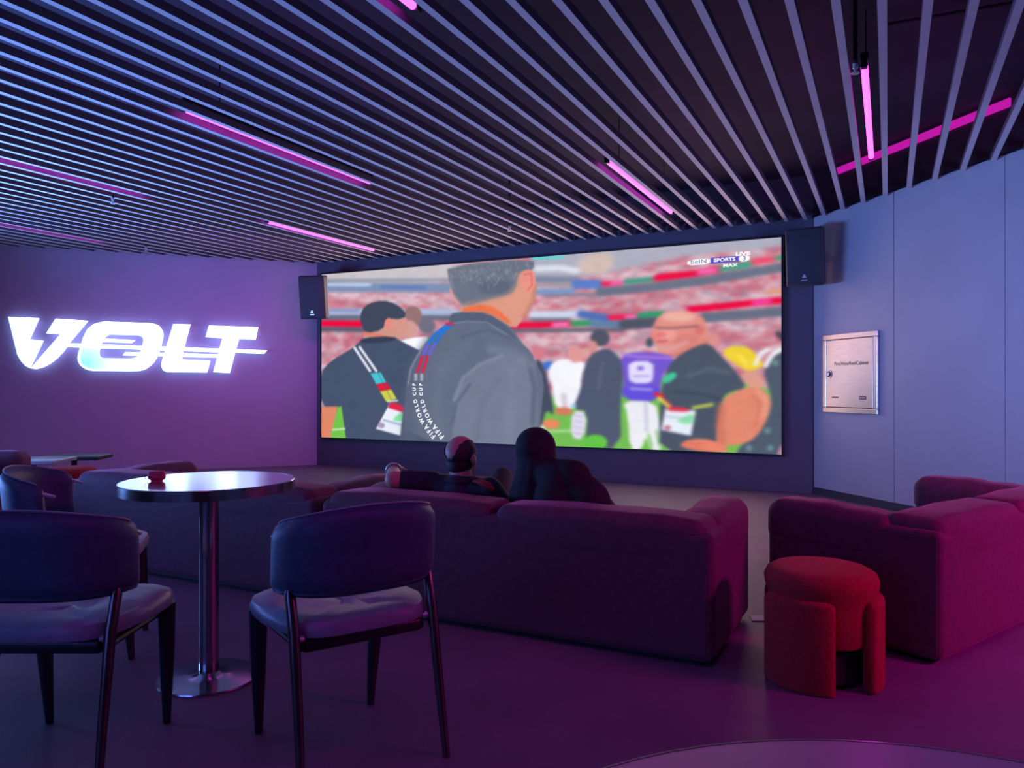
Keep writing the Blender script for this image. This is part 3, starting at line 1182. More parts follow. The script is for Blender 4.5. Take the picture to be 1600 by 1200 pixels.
def resample(pts, n):
    pts = pts + [pts[0]]
    cum = [0]
    for a, b in zip(pts[:-1], pts[1:]):
        cum.append(cum[-1] + math.hypot(b[0] - a[0], b[1] - a[1]))
    out = []
    for k in range(n):
        l = cum[-1] * k / n
        i = max(j for j in range(len(cum) - 1) if cum[j] <= l)
        t = (l - cum[i]) / max(1e-9, cum[i + 1] - cum[i])
        out.append((pts[i][0] + (pts[i + 1][0] - pts[i][0]) * t, pts[i][1] + (pts[i + 1][1] - pts[i][1]) * t))
    return out


sign_part('letter_v', [A_(*p) for p in ((110, 115), (456, 130), (350, 370), (506, 382), (355, 692), (305, 664), (255, 612), (215, 540), (190, 440))])
sign_part('letter_v', [A_(*p) for p in ((645, 135), (1010, 160), (795, 414), (740, 500), (660, 585), (590, 640), (510, 682), (430, 703), (366, 695), (700, 310), (540, 300))])
o_out = [A_(1190, 168), A_(1080, 192), A_(1005, 252), A_(960, 335), A_(905, 520), A_(890, 595), A_(925, 665), A_(1000, 713), A_(1070, 724),
         B_(0, 697), B_(130, 695), B_(200, 675), B_(280, 612), B_(325, 540), B_(360, 440), B_(390, 320), B_(382, 258), B_(338, 200), B_(260, 178)]
o_in = [A_(1250, 313), A_(1192, 350), A_(1160, 420), A_(1135, 505), A_(1142, 560), A_(1180, 580), B_(30, 560), B_(75, 555), B_(118, 530), B_(150, 470), B_(175, 360), B_(165, 325), B_(120, 308)]
oo, oi = resample(o_out, 64), resample(o_in, 64)


def align(a, b):
    ca = (sum(p[0] for p in a) / len(a), sum(p[1] for p in a) / len(a))
    cb = (sum(p[0] for p in b) / len(b), sum(p[1] for p in b) / len(b))
    g = lambda p, c: math.atan2(p[1] - c[1], p[0] - c[0])
    t = g(a[0], ca)
    best = min(range(len(b)), key=lambda i: abs(math.atan2(math.sin(g(b[i], cb) - t), math.cos(g(b[i], cb) - t))))
    return b[best:] + b[:best]


oi = align(oo, oi)
# cyan wash: colour print on the acrylic, following the sign's own width and height
nt = M_SIGNO.node_tree
pb = nt.nodes['Principled BSDF']
tcn = nt.nodes.new('ShaderNodeTexCoord')
mpn = nt.nodes.new('ShaderNodeMapping')
c_cy = lwp(*A_(985, 640), 0.085)
mpn.vector_type = 'POINT'
mpn.inputs['Location'].default_value = (-c_cy.x, -c_cy.y, -c_cy.z)
nt.links.new(tcn.outputs['Object'], mpn.inputs['Vector'])
ln = nt.nodes.new('ShaderNodeVectorMath')
ln.operation = 'LENGTH'
nt.links.new(mpn.outputs[0], ln.inputs[0])
cr = nt.nodes.new('ShaderNodeValToRGB')
cr.color_ramp.elements[0].position = 0.05
cr.color_ramp.elements[0].color = (0.05, 0.22, 0.22, 1)
cr.color_ramp.elements[1].position = 0.72
cr.color_ramp.elements[1].color = (0.42, 0.64, 1.0, 1)
nt.links.new(ln.outputs['Value'], cr.inputs['Fac'])
nt.links.new(cr.outputs[0], pb.inputs['Emission Color'])
sign_part('letter_o', oo, m=M_SIGNO, hole=oi)
# white rim of the letter O
rim_in = [(p[0] + (q[0] - p[0]) * 0.09, p[1] + (q[1] - p[1]) * 0.09) for p, q in zip(oo, oi)]
sign_part('letter_rim', oo, 0.085, 0.090, M_SIGN, hole=rim_in)
sign_part('letter_l', [B_(*p) for p in ((495, 187), (680, 192), (588, 545), (600, 570), (895, 585), (862, 710), (430, 705), (385, 685), (366, 640), (370, 600))])
sign_part('letter_t', [B_(*p) for p in ((880, 203), (1412, 222), (1385, 352), (1205, 348), (1105, 715), (928, 705), (1025, 340), (845, 325))])
sign_part('speed_bar', [A_(795, 413), B_(1508, 472), B_(1475, 508), A_(755, 455)], 0.05, 0.094)
sign_part('speed_bar', [A_(1170, 358), A_(1545, 378), A_(1500, 410), A_(1160, 395)], 0.05, 0.092)
sign_part('speed_bar', [A_(1430, 512), B_(985, 515), B_(970, 550), A_(1405, 548)], 0.05, 0.092)
for i, (x, y) in enumerate(((1455, 225), (1490, 207), (1550, 207), (1510, 228), (1572, 226), (1475, 250), (1527, 252), (1435, 276), (1490, 278), (1552, 278))):
    s, z = A_(x, y)
    g = [(s + 0.007 * math.cos(t), z + 0.007 * math.sin(t)) for t in np.linspace(0, 2 * PI, 8, endpoint=False)]
    sign_part('dot', g, 0.085, 0.088, M_BADGE)

# ------------------------------------------------------------------ speakers
def speaker(loc, yaw, pitch, label):
    t = empty('speaker', loc)
    t.rotation_euler = (pitch, 0, yaw)
    # cabinet: front at -y, tapered to the back
    W_, H_, D_ = 0.38, 0.60, 0.30
    fr = [(-W_ / 2, -D_ / 2), (W_ / 2, -D_ / 2), (W_ / 2 * 0.95, -D_ * 0.05), (W_ / 2 * 0.62, D_ / 2), (-W_ / 2 * 0.62, D_ / 2), (-W_ / 2 * 0.95, -D_ * 0.05)]
    v, f = prism(fr, -H_ / 2, H_ / 2)
    mesh_obj('cabinet', v, f, M_SPKSIDE, t, bevel=0.02, bseg=3)
    v, f = rbox((0, -D_ / 2 - 0.004, 0), (W_ - 0.03, 0.02, H_ - 0.03), 0.009, 6)
    mesh_obj('grille', v, f, M_SPK, t, True)
    b = prism([(-0.022, 0), (0.022, 0), (0.006, 0.034), (-0.006, 0.034)], 0, 0.004)
    vv_ = [(x, -D_ / 2 - 0.015 - z, y - H_ / 2 + 0.085) for x, y, z in b[0]]
    mesh_obj('badge', vv_, b[1], M_BADGE, t)
    v, f = box(-0.03, 0.03, -D_ / 2 - 0.019, -D_ / 2 - 0.014, -H_ / 2 + 0.055, -H_ / 2 + 0.066)
    mesh_obj('badge', v, f, M_BADGE, t)
    v, f = join(box(-0.03, 0.03, D_ / 2 - 0.01, D_ / 2 + 0.12, -0.03, 0.03), box(-0.05, 0.05, D_ / 2 + 0.10, D_ / 2 + 0.125, -0.09, 0.09))
    mesh_obj('bracket', v, f, M_BLACK, t)
    tag(t, label, 'speaker', 'wall speakers beside the screen')
    return t


def at_depth(px, py, y):
    return Vector(((px - 800) / 1190.0 * y, y, CAM_H + (603 - py) * y / 1190.0))


speaker(at_depth(494, 464, 10.72), math.radians(-10), math.radians(8), 'black wall speaker at the left end of the big screen, by the purple wall')
speaker(at_depth(1262, 402, 8.02), math.radians(-34), math.radians(6), 'black wall speaker at the right end of the big screen, by the grey wall')

# ------------------------------------------------------------------ fire hose cabinet on the panelled wall
cab_o = rpt(0.61, 0.012)
cab = empty('fire_hose_cabinet', (cab_o.x, cab_o.y, 0.90), math.atan2(RD.y, RD.x))
# local x runs along the wall toward the camera, local y: outward check
ydir = Vector((-RD.y, RD.x))
sy = 1 if ydir.dot(nR) > 0 else -1


def cbox(x0, x1, z0, z1, o0, o1):
    return box(x0, x1, min(sy * o0, sy * o1), max(sy * o0, sy * o1), z0, z1)


HW, HH = 0.40, 0.82
fw = 0.055
v, f = join(cbox(-HW, HW, 0, fw, 0.0, 0.035), cbox(-HW, HW, HH - fw, HH, 0.0, 0.035), cbox(-HW, -HW + fw, fw, HH - fw, 0.0, 0.035), cbox(HW - fw, HW, fw, HH - fw, 0.0, 0.035))
mesh_obj('frame', v, f, M_STEELD, cab, bevel=0.006)
v, f = cbox(-HW + fw, HW - fw, fw, HH - fw, 0.0, 0.018)
mesh_obj('recess', v, f, M_BLACK, cab)
v, f = cbox(-HW + fw + 0.006, HW - fw - 0.006, fw + 0.006, HH - fw - 0.006, 0.018, 0.032)
door = mesh_obj('door', v, f, M_STEELD, cab, bevel=0.003)


def disc(cx, cz, r, o0, o1, n=24):
    p = [(cx + r * math.cos(2 * PI * k / n), cz + r * math.sin(2 * PI * k / n)) for k in range(n)]
    v, f = prism(p, o0, o1)
    return [(a, sy * c, b) for a, b, c in v], f


v, f = disc(-0.295, 0.405, 0.042, 0.032, 0.040)
mesh_obj('lock_ring', v, f, M_BADGE, door)
v, f = disc(-0.295, 0.405, 0.031, 0.040, 0.043)
mesh_obj('lock', v, f, M_BLACK, door)
v, f = [(-0.295 + a, sy * c, 0.405 + b) for a, b, c in prism([(-0.02, -0.006), (0.004, -0.022), (0.022, 0.008), (0.0, 0.02)], 0.043, 0.050)[0]], prism([(0, 0)] * 4, 0, 1)[1]
mesh_obj('key_tab', v, f, M_BADGE, door)


for wd_, x_ in (('Fire', -0.172), ('Hose', -0.058), ('Reel', 0.055), ('Cabinet', 0.195)):
    V, F = text_geo(wd_, 0.056)
    mesh_obj('lettering', [(x_ + p.x, sy * 0.0335, 0.51 + p.y) for p in V], F, M_INK, door)
v, f = cbox(0.155, 0.245, 0.145, 0.178, 0.032, 0.0345)
mesh_obj('label_plate', v, f, M_INK, door)
for k in range(5):
    v, f = cbox(0.164 + k * 0.0155, 0.175 + k * 0.0155, 0.155, 0.169, 0.0345, 0.0350)
    mesh_obj('label_mark', v, f, M_BADGE, door)
for k in range(7):
    v, f = cbox(-0.255 + k * 0.0155, -0.244 + k * 0.0155, 0.155, 0.169, 0.032, 0.0328)
    mesh_obj('serial_mark', v, f, M_INK, door)
tag(cab, 'square stainless steel fire hose cabinet set in the grey panelled wall', 'cabinet')

# ------------------------------------------------------------------ sofas
def make_sofa(L=2.10, D=0.86, seats=2):
    t = empty('sofa')
    H = L / 2
    aw = 0.23
    u = [(-H, 0), (H, 0), (H, D - 0.02), (H - aw + 0.02, D - 0.02), (H - aw + 0.02, 0.14), (-H + aw - 0.02, 0.14), (-H + aw - 0.02, D - 0.02), (-H, D - 0.02)]
    v, f = prism(u, 0.02, 0.565)
    mesh_obj('shell', v, f, M_SOFA, t, bevel=0.035, bseg=4)
    v, f = box(-H + 0.08, H - 0.08, 0.06, D - 0.10, 0.0, 0.03)
    mesh_obj('plinth', v, f, M_BLACK, t)
    v, f = rbox((0, 0.50, 0.16), (L - 2 * aw + 0.05, 0.70, 0.26), 0.03, 6)
    mesh_obj('seat_base', v, f, M_SOFA, t, True)
    cw = (L - 2 * aw) / seats

    def wob(q):
        q = q.copy()
        q.z += 0.006 * math.sin(q.x * 7.3 + q.y * 5) + 0.004 * math.sin(q.x * 19 + 1.7)
        return q
    for k in range(seats):
        x0 = (k - (seats - 1) / 2) * cw
        v, f = rbox((x0, 0.57, 0.335), (cw - 0.01, 0.60, 0.13), 0.05, 12, (0, 0.01, 0.02), wob)
        mesh_obj('seat_cushion', v, f, M_SOFA, t, True)
    bw = (L - 0.06) / seats
    for k in range(seats):
        x0 = (k - (seats - 1) / 2) * bw

        def arch(q, x0=x0):
            q = q.copy()
            x = (q.x - x0) / (bw / 2)
            if q.z > 0.5:
                q.z -= 0.018 * max(0, abs(x) - 0.7) ** 2 / 0.09
                q.z += 0.003 * math.sin(q.x * 17 + q.y * 9)
            return q
        v, f = rbox((x0, 0.142, 0.505), (bw - 0.002, 0.27, 0.225), 0.055, 14, (0, 0.012, 0.006), arch)
        mesh_obj('back_cushion', v, f, M_SOFA, t, True)
    for s in (-1, 1):
        def fold(q, s=s):
            q = q.copy()
            if q.z > 0.52:
                k = max(0, min(1, (q.y - 0.12) / 0.5))
                q.z += 0.022 * k
                q.z += 0.006 * math.sin(q.y * 46 + q.x * 12) * max(0, 1 - abs(q.y - 0.45) / 0.4)
            return q
        v, f = rbox((s * (H - aw / 2 - 0.004), 0.53, 0.485), (aw + 0.012, 0.66, 0.21), 0.075, 16, (0.006, 0.01, 0.010), fold)
        mesh_obj('arm_cushion', v, f, M_SOFA, t, True)
    return t


RZ_SCR = math.atan2(FD.y, FD.x) - PI      # x axis along the screen wall, to the right


def put_sofa(o, back_right, xdir_angle, label):
    """back_right: world position of the rear right bottom corner"""
    c = Vector((math.cos(xdir_angle), math.sin(xdir_angle)))
    p = Vector(back_right) - c * 1.05
    o.location = (p.x, p.y, 0)
    o.rotation_euler = (0, 0, xdir_angle)
    tag(o, label, 'sofa', 'dark red velvet sofas facing the screen')
    return o


sofa0 = make_sofa()
rev = Vector((0.891, -0.454)).normalized()
ang_scr = math.atan2(rev.y, rev.x)
sofaA = put_sofa(sofa0, (0.836, 3.16), ang_scr, 'dark red two-seat sofa on which the two people sit, seen from behind')
pB = Vector((0.836, 3.16)) - rev * 2.14
sofaB = put_sofa(copy_tree(sofa0), pB, ang_scr, 'dark red sofa in shadow behind the round steel table, seen from behind')
# sofa at the right, turned toward the room
angC = math.atan2(0.60, 0.80)
LC = 1.78
sofaC = make_sofa(LC, 0.86, 2)
cC = Vector((math.cos(angC), math.sin(angC)))
pC = Vector((1.79, 3.18)) + cC * (LC / 2)
sofaC.location = (pC.x, pC.y, 0)
sofaC.rotation_euler = (0, 0, angC)
tag(sofaC, 'dark red sofa right of the stool, its rear panel lit magenta', 'sofa', 'dark red velvet sofas facing the screen')
angE = math.radians(-86)
sofaE = put_sofa(copy_tree(sofa0), Vector((-4.95, 4.60)), angE, 'dark red sofa at the left edge below the purple wall')

# ------------------------------------------------------------------ red stool
def make_stool():
    t = empty('stool')
    prof = [(0.001, 0.165), (0.185, 0.165), (0.198, 0.18), (0.200, 0.30), (0.205, 0.345), (0.216, 0.375), (0.219, 0.405), (0.208, 0.432), (0.18, 0.448), (0.10, 0.455), (0.001, 0.456)]
    v, f = lathe(prof, 48)
    mesh_obj('seat', v, f, M_STOOL, t, True)
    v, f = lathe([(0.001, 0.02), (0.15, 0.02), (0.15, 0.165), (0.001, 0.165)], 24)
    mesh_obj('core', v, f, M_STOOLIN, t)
    for k in range(3):
        a0, a1 = math.radians(-69 + 120 * k), math.radians(11 + 120 * k)
        n = 14
        V, F = [], []
        # rounded cross-section swept along the arc
        sec = []
        r0, r1, z0, z1, rr = 0.185, 0.236, 0.0, 0.355, 0.022
        for cx, cz, s0 in ((r1 - rr, z1 - rr, 0), (r0 + rr, z1 - rr, 90), (r0 + 0.006, z0 + 0.006, 180), (r1 - 0.012, z0 + 0.012, 270)):
            q = rr if cz > 0.1 else (0.006 if s0 == 180 else 0.012)
            for j in range(4):
                an_ = math.radians(s0 + 30 * j)
                sec.append((cx + q * math.cos(an_), cz + q * math.sin(an_)))
        m_ = len(sec)
        for i in range(n + 1):
            e = min(i, n - i)
            sh = 1.0 if e > 1 else (0.80, 0.95)[e]
            cx, cz = (r0 + r1) / 2, 0.178
            a = a0 + (a1 - a0) * i / n
            for (r_, z_) in sec:
                r2 = cx + (r_ - cx) * sh
                z2 = z_ if z_ < 0.1 else z_ - (1 - sh) * 0.06
                # angle measured from the -y axis (towards the viewer), to the right
                V.append((r2 * math.sin(a), -r2 * math.cos(a), z2))
        for i in range(n):
            for j in range(m_):
                j2 = (j + 1) % m_
                F.append((i * m_ + j, i * m_ + j2, (i + 1) * m_ + j2, (i + 1) * m_ + j))
        F.append(tuple(range(m_)))
        F.append(tuple(range(n * m_, n * m_ + m_))[::-1])
        lp = mesh_obj('leg_panel', V, F, M_STOOL, t, True)
        lp.data.set_sharp_from_angle(angle=PI)
    return t


stool = make_stool()
stool.location = (1.255, 3.10, 0)
stool.rotation_euler = (0, 0, math.radians(-20))
tag(stool, 'round red upholstered stool with wraparound panel legs beside the sofa', 'stool', 'red stools')
st2 = copy_tree(stool)
st2.location = (-3.98, 6.85, 0)
tag(st2, 'small round stool top just past the far left end of the shadowed sofa', 'stool', 'red stools')

# ------------------------------------------------------------------ tables
def make_table(r=0.335, h=0.80, mt=None):
    t = empty('round_table')
    v, f = lathe([(0.001, h - 0.002), (r - 0.004, h - 0.002), (r - 0.004, h - 0.003), (0.001, h - 0.003)][:2] + [], 72) if False else lathe([(0.001, h - 0.012), (r - 0.006, h - 0.012), (r - 0.006, h - 0.0005), (0.001, h - 0.0005)], 72)
    mesh_obj('top', v, f, mt or M_STEEL, t)
    v, f = lathe([(r - 0.008, h - 0.040), (r, h - 0.040), (r, h - 0.003), (r - 0.003, h), (r - 0.0055, h), (r - 0.0055, h - 0.012)], 72)
    mesh_obj('edge_band', v, f, M_STEELP, t, True)
    v, f = lathe([(0.001, h - 0.03), (r - 0.008, h - 0.03), (r - 0.008, h - 0.012), (0.001, h - 0.012)], 48)
    mesh_obj('underside', v, f, M_BLACK, t)
    v, f = lathe([(0.039, 0.02), (0.039, h - 0.03)], 32)
    mesh_obj('pole', v, f, M_STEELP, t, True)
    v, f = lathe([(0.195, 0.0), (0.197, 0.004), (0.195, 0.010), (0.10, 0.018), (0.05, 0.022), (0.041, 0.03), (0.039, 0.03)], 56)
    mesh_obj('base', v, f, M_STEELP, t, True)
    return t


T1 = make_table()
T1.location = (-1.225, 3.08, 0)
tag(T1, 'round brushed steel pedestal table between the two dark chairs', 'table', 'round steel tables')
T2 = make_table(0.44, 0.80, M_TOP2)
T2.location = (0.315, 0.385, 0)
tag(T2, 'round table top in the foreground, cut off by the bottom edge', 'table', 'round steel tables')

# red earbud case with a loop, on the table
ec = empty('earbud_case', (-1.225 - 0.197, 3.08 - 0.03, 0.80), 0.05)
v, f = rbox((0, 0, 0.021), (0.068, 0.03, 0.036), 0.014, 12)
mesh_obj('case_body', v, f, M_CASE, ec, True)
v, f = lathe([(0.001, 0.0), (0.022, 0.0), (0.022, 0.004), (0.001, 0.004)], 20)
mesh_obj('foot', v, f, M_CASE, ec)
v, f = box(-0.034, 0.034, -0.0154, -0.0148, 0.0262, 0.0272)
mesh_obj('lid_seam', v, f, M_BLACK, ec)
ring = [(-0.038 + 0.008 * math.cos(t), 0.0, 0.016 + 0.009 * math.sin(t)) for t in np.linspace(0.6, 5.7, 14)]
v, f = sweep(ring, [0.0014] * 14, 6)
mesh_obj('loop', v, f, M_BLACK, ec, True)
tag(ec, 'small red earbud case with a carry loop on the steel table', 'earbud case')

# low side tables at the left, near the purple wall
def low_table(x, y, z, sx, sy_, rz, label, m):
    t = empty('low_table', (x, y, 0), rz)
    v, f = rbox((0, 0, z - 0.02), (sx, sy_, 0.04), 0.012, 6)
    mesh_obj('top', v, f, m, t, True)
    v, f = lathe([(0.16, 0.0), (0.16, 0.015), (0.03, 0.03), (0.03, z - 0.03)], 24)
    mesh_obj('pedestal', v, f, M_BLACK, t, True)
    tag(t, label, 'table', 'low tables by the purple wall')


low_table(-4.75, 7.55, 0.46, 0.62, 0.5, 0.1, 'low pale table at the left edge, lit blue, before the purple wall', M_TABLE2)
low_table(-4.80, 8.35, 0.42, 0.66, 0.4, 0.1, 'low dark table furthest back at left, before the purple wall', M_BLACK)

# ------------------------------------------------------------------ chairs
def make_chair():
    t = empty('chair')
    # seat: rounded trapezoid cushion, front at +y
    n, V, F = 44, [], []
    prof = [(0.90, -0.030), (0.985, -0.020), (1.0, 0.0), (0.97, 0.022), (0.88, 0.034), (0.70, 0.036), (0.45, 0.033), (0.20, 0.031), (0.02, 0.031)]

    def outline(a):
        c, s = math.cos(a), math.sin(a)
        e = 2.0 / 4.6
        x = math.copysign(abs(c) ** e, c)
        y = math.copysign(abs(s) ** e, s)
        wx = 0.262 if y > 0 else 0.262 - 0.045 * abs(y)
        return x * wx, y * 0.245
    for k_, (s_, z_) in enumerate(prof):
        for i in range(n):
            x, y = outline(2 * PI * i / n)
            x *= s_
            y *= s_
            z = 0.455 + z_
            if k_ >= 3:
                # soft pulled folds that fan from the rear and a dished middle
                ang = math.atan2(x, y + 0.55)
                fo = math.sin(ang * 42 + 2.0 * y) * 0.010 * math.exp(-((y + 0.05) / 0.12) ** 2)
                z += fo - 0.012 * math.exp(-(x * x + (y + 0.03) ** 2) / 0.02)
            V.append((x, y + 0.015, z))
    for k_ in range(len(prof) - 1):
        for i in range(n):
            j = (i + 1) % n
            F.append((k_ * n + i, k_ * n + j, (k_ + 1) * n + j, (k_ + 1) * n + i))
    F.append(tuple(range(n))[::-1])
    m_ = (len(prof) - 1) * n
    F.append(tuple(range(m_, m_ + n)))
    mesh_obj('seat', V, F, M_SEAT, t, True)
    # under-frame
    v, f = rbox((0, 0.0, 0.408), (0.40, 0.38, 0.045), 0.015, 6)
    mesh_obj('seat_frame', v, f, M_LEG, t, True)
    # curved backrest: C-shaped plan
    N_, V, F = 40, [], []
    rows = 9

    def plan(u):
        x = 0.254 * math.sin(u * 1.35) / math.sin(1.35)
        y = -0.265 + 0.18 * abs(u) ** 2.5
        return x, y

    def top_z(e):
        return 0.826 - 0.058 * e ** 2 - 0.012 * max(0, (e - 0.85) / 0.15) ** 2.2

    def bot_z(e):
        return 0.556
    for side in (0, 1):
        for j in range(rows):
            for i in range(N_ + 1):
                u = -1 + 2 * i / N_
                x, y = plan(u)
                e = abs(u)
                zt, zb = top_z(e), bot_z(e)
                w_ = j / (rows - 1)
                z = zb + (zt - zb) * w_
                x2, y2 = plan(min(1, max(-1, u + 0.01)))
                x1, y1 = plan(min(1, max(-1, u - 0.01)))
                d = Vector((x2 - x1, y2 - y1))
                d = d.normalized() if d.length > 1e-9 else Vector((1, 0))
                nr = Vector((d.y, -d.x))          # outward
                th = 0.021 * (1 - (2 * w_ - 1) ** 6) ** 0.5 * (1 - 0.6 * max(0, (e - 0.92) / 0.08) ** 4) ** 0.5
                off = th if side == 0 else -th
                lean = -0.035 * (w_ - 0.3) * (1 - 0.6 * e)
                V.append((x + nr.x * off, y + nr.y * off + lean, z))
    st = rows * (N_ + 1)
    for side in (0, 1):
        for j in range(rows - 1):
            for i in range(N_):
                a = side * st + j * (N_ + 1) + i
                q_ = (a, a + 1, a + N_ + 2, a + N_ + 1)
                F.append(q_ if side == 0 else q_[::-1])
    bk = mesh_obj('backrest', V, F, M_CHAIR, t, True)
    bm = bmesh.new()
    bm.from_mesh(bk.data)
    bmesh.ops.remove_doubles(bm, verts=bm.verts, dist=0.0008)
    bmesh.ops.holes_fill(bm, edges=[e for e in bm.edges if e.is_boundary], sides=0)
    bmesh.ops.recalc_face_normals(bm, faces=bm.faces)
    for f_ in bm.faces:
        f_.smooth = True
    bm.to_mesh(bk.data)
    bm.free()
    # piping on the top edge
    pth = []
    for i in range(1, N_):
        u = -1 + 2 * i / N_
        x, y = plan(u)
        e = abs(u)
        zt = top_z(e)
        pth.append((x, y - 0.0245 * (1 - 0.6 * e), zt + 0.001))
    v, f = sweep(pth, [0.0035] * len(pth), 6)
    mesh_obj('piping', v, f, M_SEAT, bk, True)
    # legs
    for s in (-1, 1):
        v, f = sweep([(s * 0.215, 0.205, 0.43), (s * 0.212, 0.215, 0.25), (s * 0.205, 0.232, 0.0)], [0.031, 0.026, 0.013], 14)
        mesh_obj('leg', v, f, M_LEG, t, True)
        v, f = sweep([(s * 0.236, -0.275, 0.0), (s * 0.232, -0.235, 0.22), (s * 0.230, -0.190, 0.46), (s * 0.231, -0.160, 0.560), (s * 0.230, -0.152, 0.60)], [0.012, 0.015, 0.0175, 0.017, 0.010], 14)
        mesh_obj('leg', v, f, M_LEGM, t, True)
        v, f = sweep([(s * 0.20, -0.185, 0.432), (s * 0.226, -0.192, 0.437)], [0.009, 0.009], 10)
        mesh_obj('pin', v, f, M_BADGE, t, True)
        v, f = sweep([(s * 0.20, 0.20, 0.40), (s * 0.20, -0.17, 0.40)], [0.012, 0.012], 8)
        mesh_obj('side_rail', v, f, M_LEG, t, True)
        # short metal tip at the end of the backrest
        x, y = plan(s * 0.97)
        v, f = sweep([(x, y - 0.01, 0.735), (x * 0.985, y + 0.05, 0.718)], [0.009, 0.006], 10)
        mesh_obj('arm_tip', v, f, M_BADGE, t, True)
    return t


ch = make_chair()
ch.location = (-0.56, 2.52, 0)
ch.rotation_euler = (0, 0, math.radians(35))
tag(ch, 'dark leather dining chair right of the steel table pole', 'chair', 'dark dining chairs')
ch1 = copy_tree(ch)
ch1.location = (-1.415, 2.44, 0)
ch1.rotation_euler = (0, 0, math.radians(0))
tag(ch1, 'dark leather dining chair in the lower left corner', 'chair', 'dark dining chairs')
ch2 = copy_tree(ch)
ch2.location = (-1.93, 3.42, 0)
ch2.rotation_euler = (0, 0, math.radians(-72))
tag(ch2, 'dark chair turned sideways at the left edge, behind the corner chair', 'chair', 'dark dining chairs')

# ------------------------------------------------------------------ paper on the floor
pp = mesh_obj('paper_slip', *prism([(-0.03, -0.04), (0.05, -0.045), (0.045, 0.05), (-0.02, 0.045)], 0.0, 0.004), M_PAPER)
pp.location = (1.235, 3.86, 0.001)
tag(pp, 'small pale slip of paper on the floor beside the red stool', 'paper')


# ------------------------------------------------------------------ people on the sofa
SOFA_M = Matrix.Translation(sofaA.location) @ Matrix.Rotation(ang_scr, 4, 'Z')


def person_root(x, y):
    p = SOFA_M @ Vector((x, y, 0))
    return empty('person', (p.x, p.y, 0), ang_scr)


def hand(wr, dirv, up, s=1.0, curl=0.6):
    """palm, four unequal bent fingers and a thumb, from the wrist"""
    wr, d, u = Vector(wr), Vector(dirv).normalized(), Vector(up).normalized()
    side = d.cross(u).normalized()
    parts = []
    for k in (-1, 0, 1):
        parts.append(capsule(wr + side * 0.018 * k * s, 0.017 * s, wr + d * 0.085 * s + side * 0.024 * k * s, 0.014 * s, 10, 4))
    for i, ln_ in enumerate((0.068, 0.078, 0.072, 0.056)):
        b = wr + d * 0.088 * s + side * (0.033 - 0.022 * i) * s
        a1 = curl * 0.7
        d1 = (d * math.cos(a1) - u * math.sin(a1)).normalized()
        d2 = (d * math.cos(a1 + curl) - u * math.sin(a1 + curl)).normalized()
        d3 = (d * math.cos(a1 + 1.9 * curl) - u * math.sin(a1 + 1.9 * curl)).normalized()
        p1 = b + d1 * ln_ * 0.48 * s
        p2 = p1 + d2 * ln_ * 0.32 * s
        p3 = p2 + d3 * ln_ * 0.25 * s
        parts += [capsule(b, 0.0095 * s, p1, 0.009 * s, 8, 3), capsule(p1, 0.009 * s, p2, 0.0082 * s, 8, 3), capsule(p2, 0.0082 * s, p3, 0.0075 * s, 8, 3)]
    b = wr + d * 0.03 * s + side * 0.036 * s
    d1 = (d * 0.6 + side * 0.7 - u * 0.3).normalized()
    p1 = b + d1 * 0.04 * s
    p2 = p1 + (d * 0.9 + side * 0.2 - u * 0.35).normalized() * 0.034 * s
    parts += [capsule(b, 0.013 * s, p1, 0.0105 * s, 8, 3), capsule(p1, 0.0105 * s, p2, 0.0085 * s, 8, 3)]
    return parts


def head_parts(c, rot):
    """head about 0.235 high, face towards +y"""
    def q(p):
        return Vector(c) + rot @ Vector(p)
    parts = [ellipsoid(q((0, -0.010, 0.030)), (0.077, 0.098, 0.088), rot),
             ellipsoid(q((0, 0.022, -0.035)), (0.062, 0.070, 0.078), rot),
             ellipsoid(q((0, 0.050, -0.085)), (0.040, 0.040, 0.030), rot),
             capsule(q((0, 0.088, 0.012)), 0.010, q((0, 0.108, -0.022)), 0.014),      # nose
             ellipsoid(q((0.015, 0.098, -0.028)), (0.010, 0.010, 0.008), rot, 10, 8),
             ellipsoid(q((-0.015, 0.098, -0.028)), (0.010, 0.010, 0.008), rot, 10, 8),
             ellipsoid(q((0, 0.086, -0.056)), (0.024, 0.010, 0.006), rot, 12, 8),      # lips
             ellipsoid(q((0, 0.084, -0.067)), (0.021, 0.010, 0.007), rot, 12, 8),
             ellipsoid(q((0, 0.080, 0.030)), (0.050, 0.014, 0.010), rot, 14, 8)]       # brow
    for s in (-1, 1):
        parts.append(ellipsoid(q((s * 0.083, -0.004, -0.012)), (0.010, 0.021, 0.033), rot, 12, 8))
        parts.append(ellipsoid(q((s * 0.088, -0.010, -0.006)), (0.010, 0.012, 0.022), rot, 10, 8))
    return parts, q


def add_eyes(t, q):
    for s in (-1, 1):
        v, f = ellipsoid(q((s * 0.031, 0.082, 0.008)), (0.012, 0.010, 0.008))
        mesh_obj('eye', v, f, M_EYE, t, True)


# --- the bald man (local frame of the sofa, shifted so that the root is under him)
mx, my = -0.42, 0.60
man = person_root(mx, my)
tag(man, 'bald person in dark shirt with one arm laid along the sofa back', 'person', 'people watching from the sofa')


def ml(x, y, z):
    return (x - mx, y - my, z)


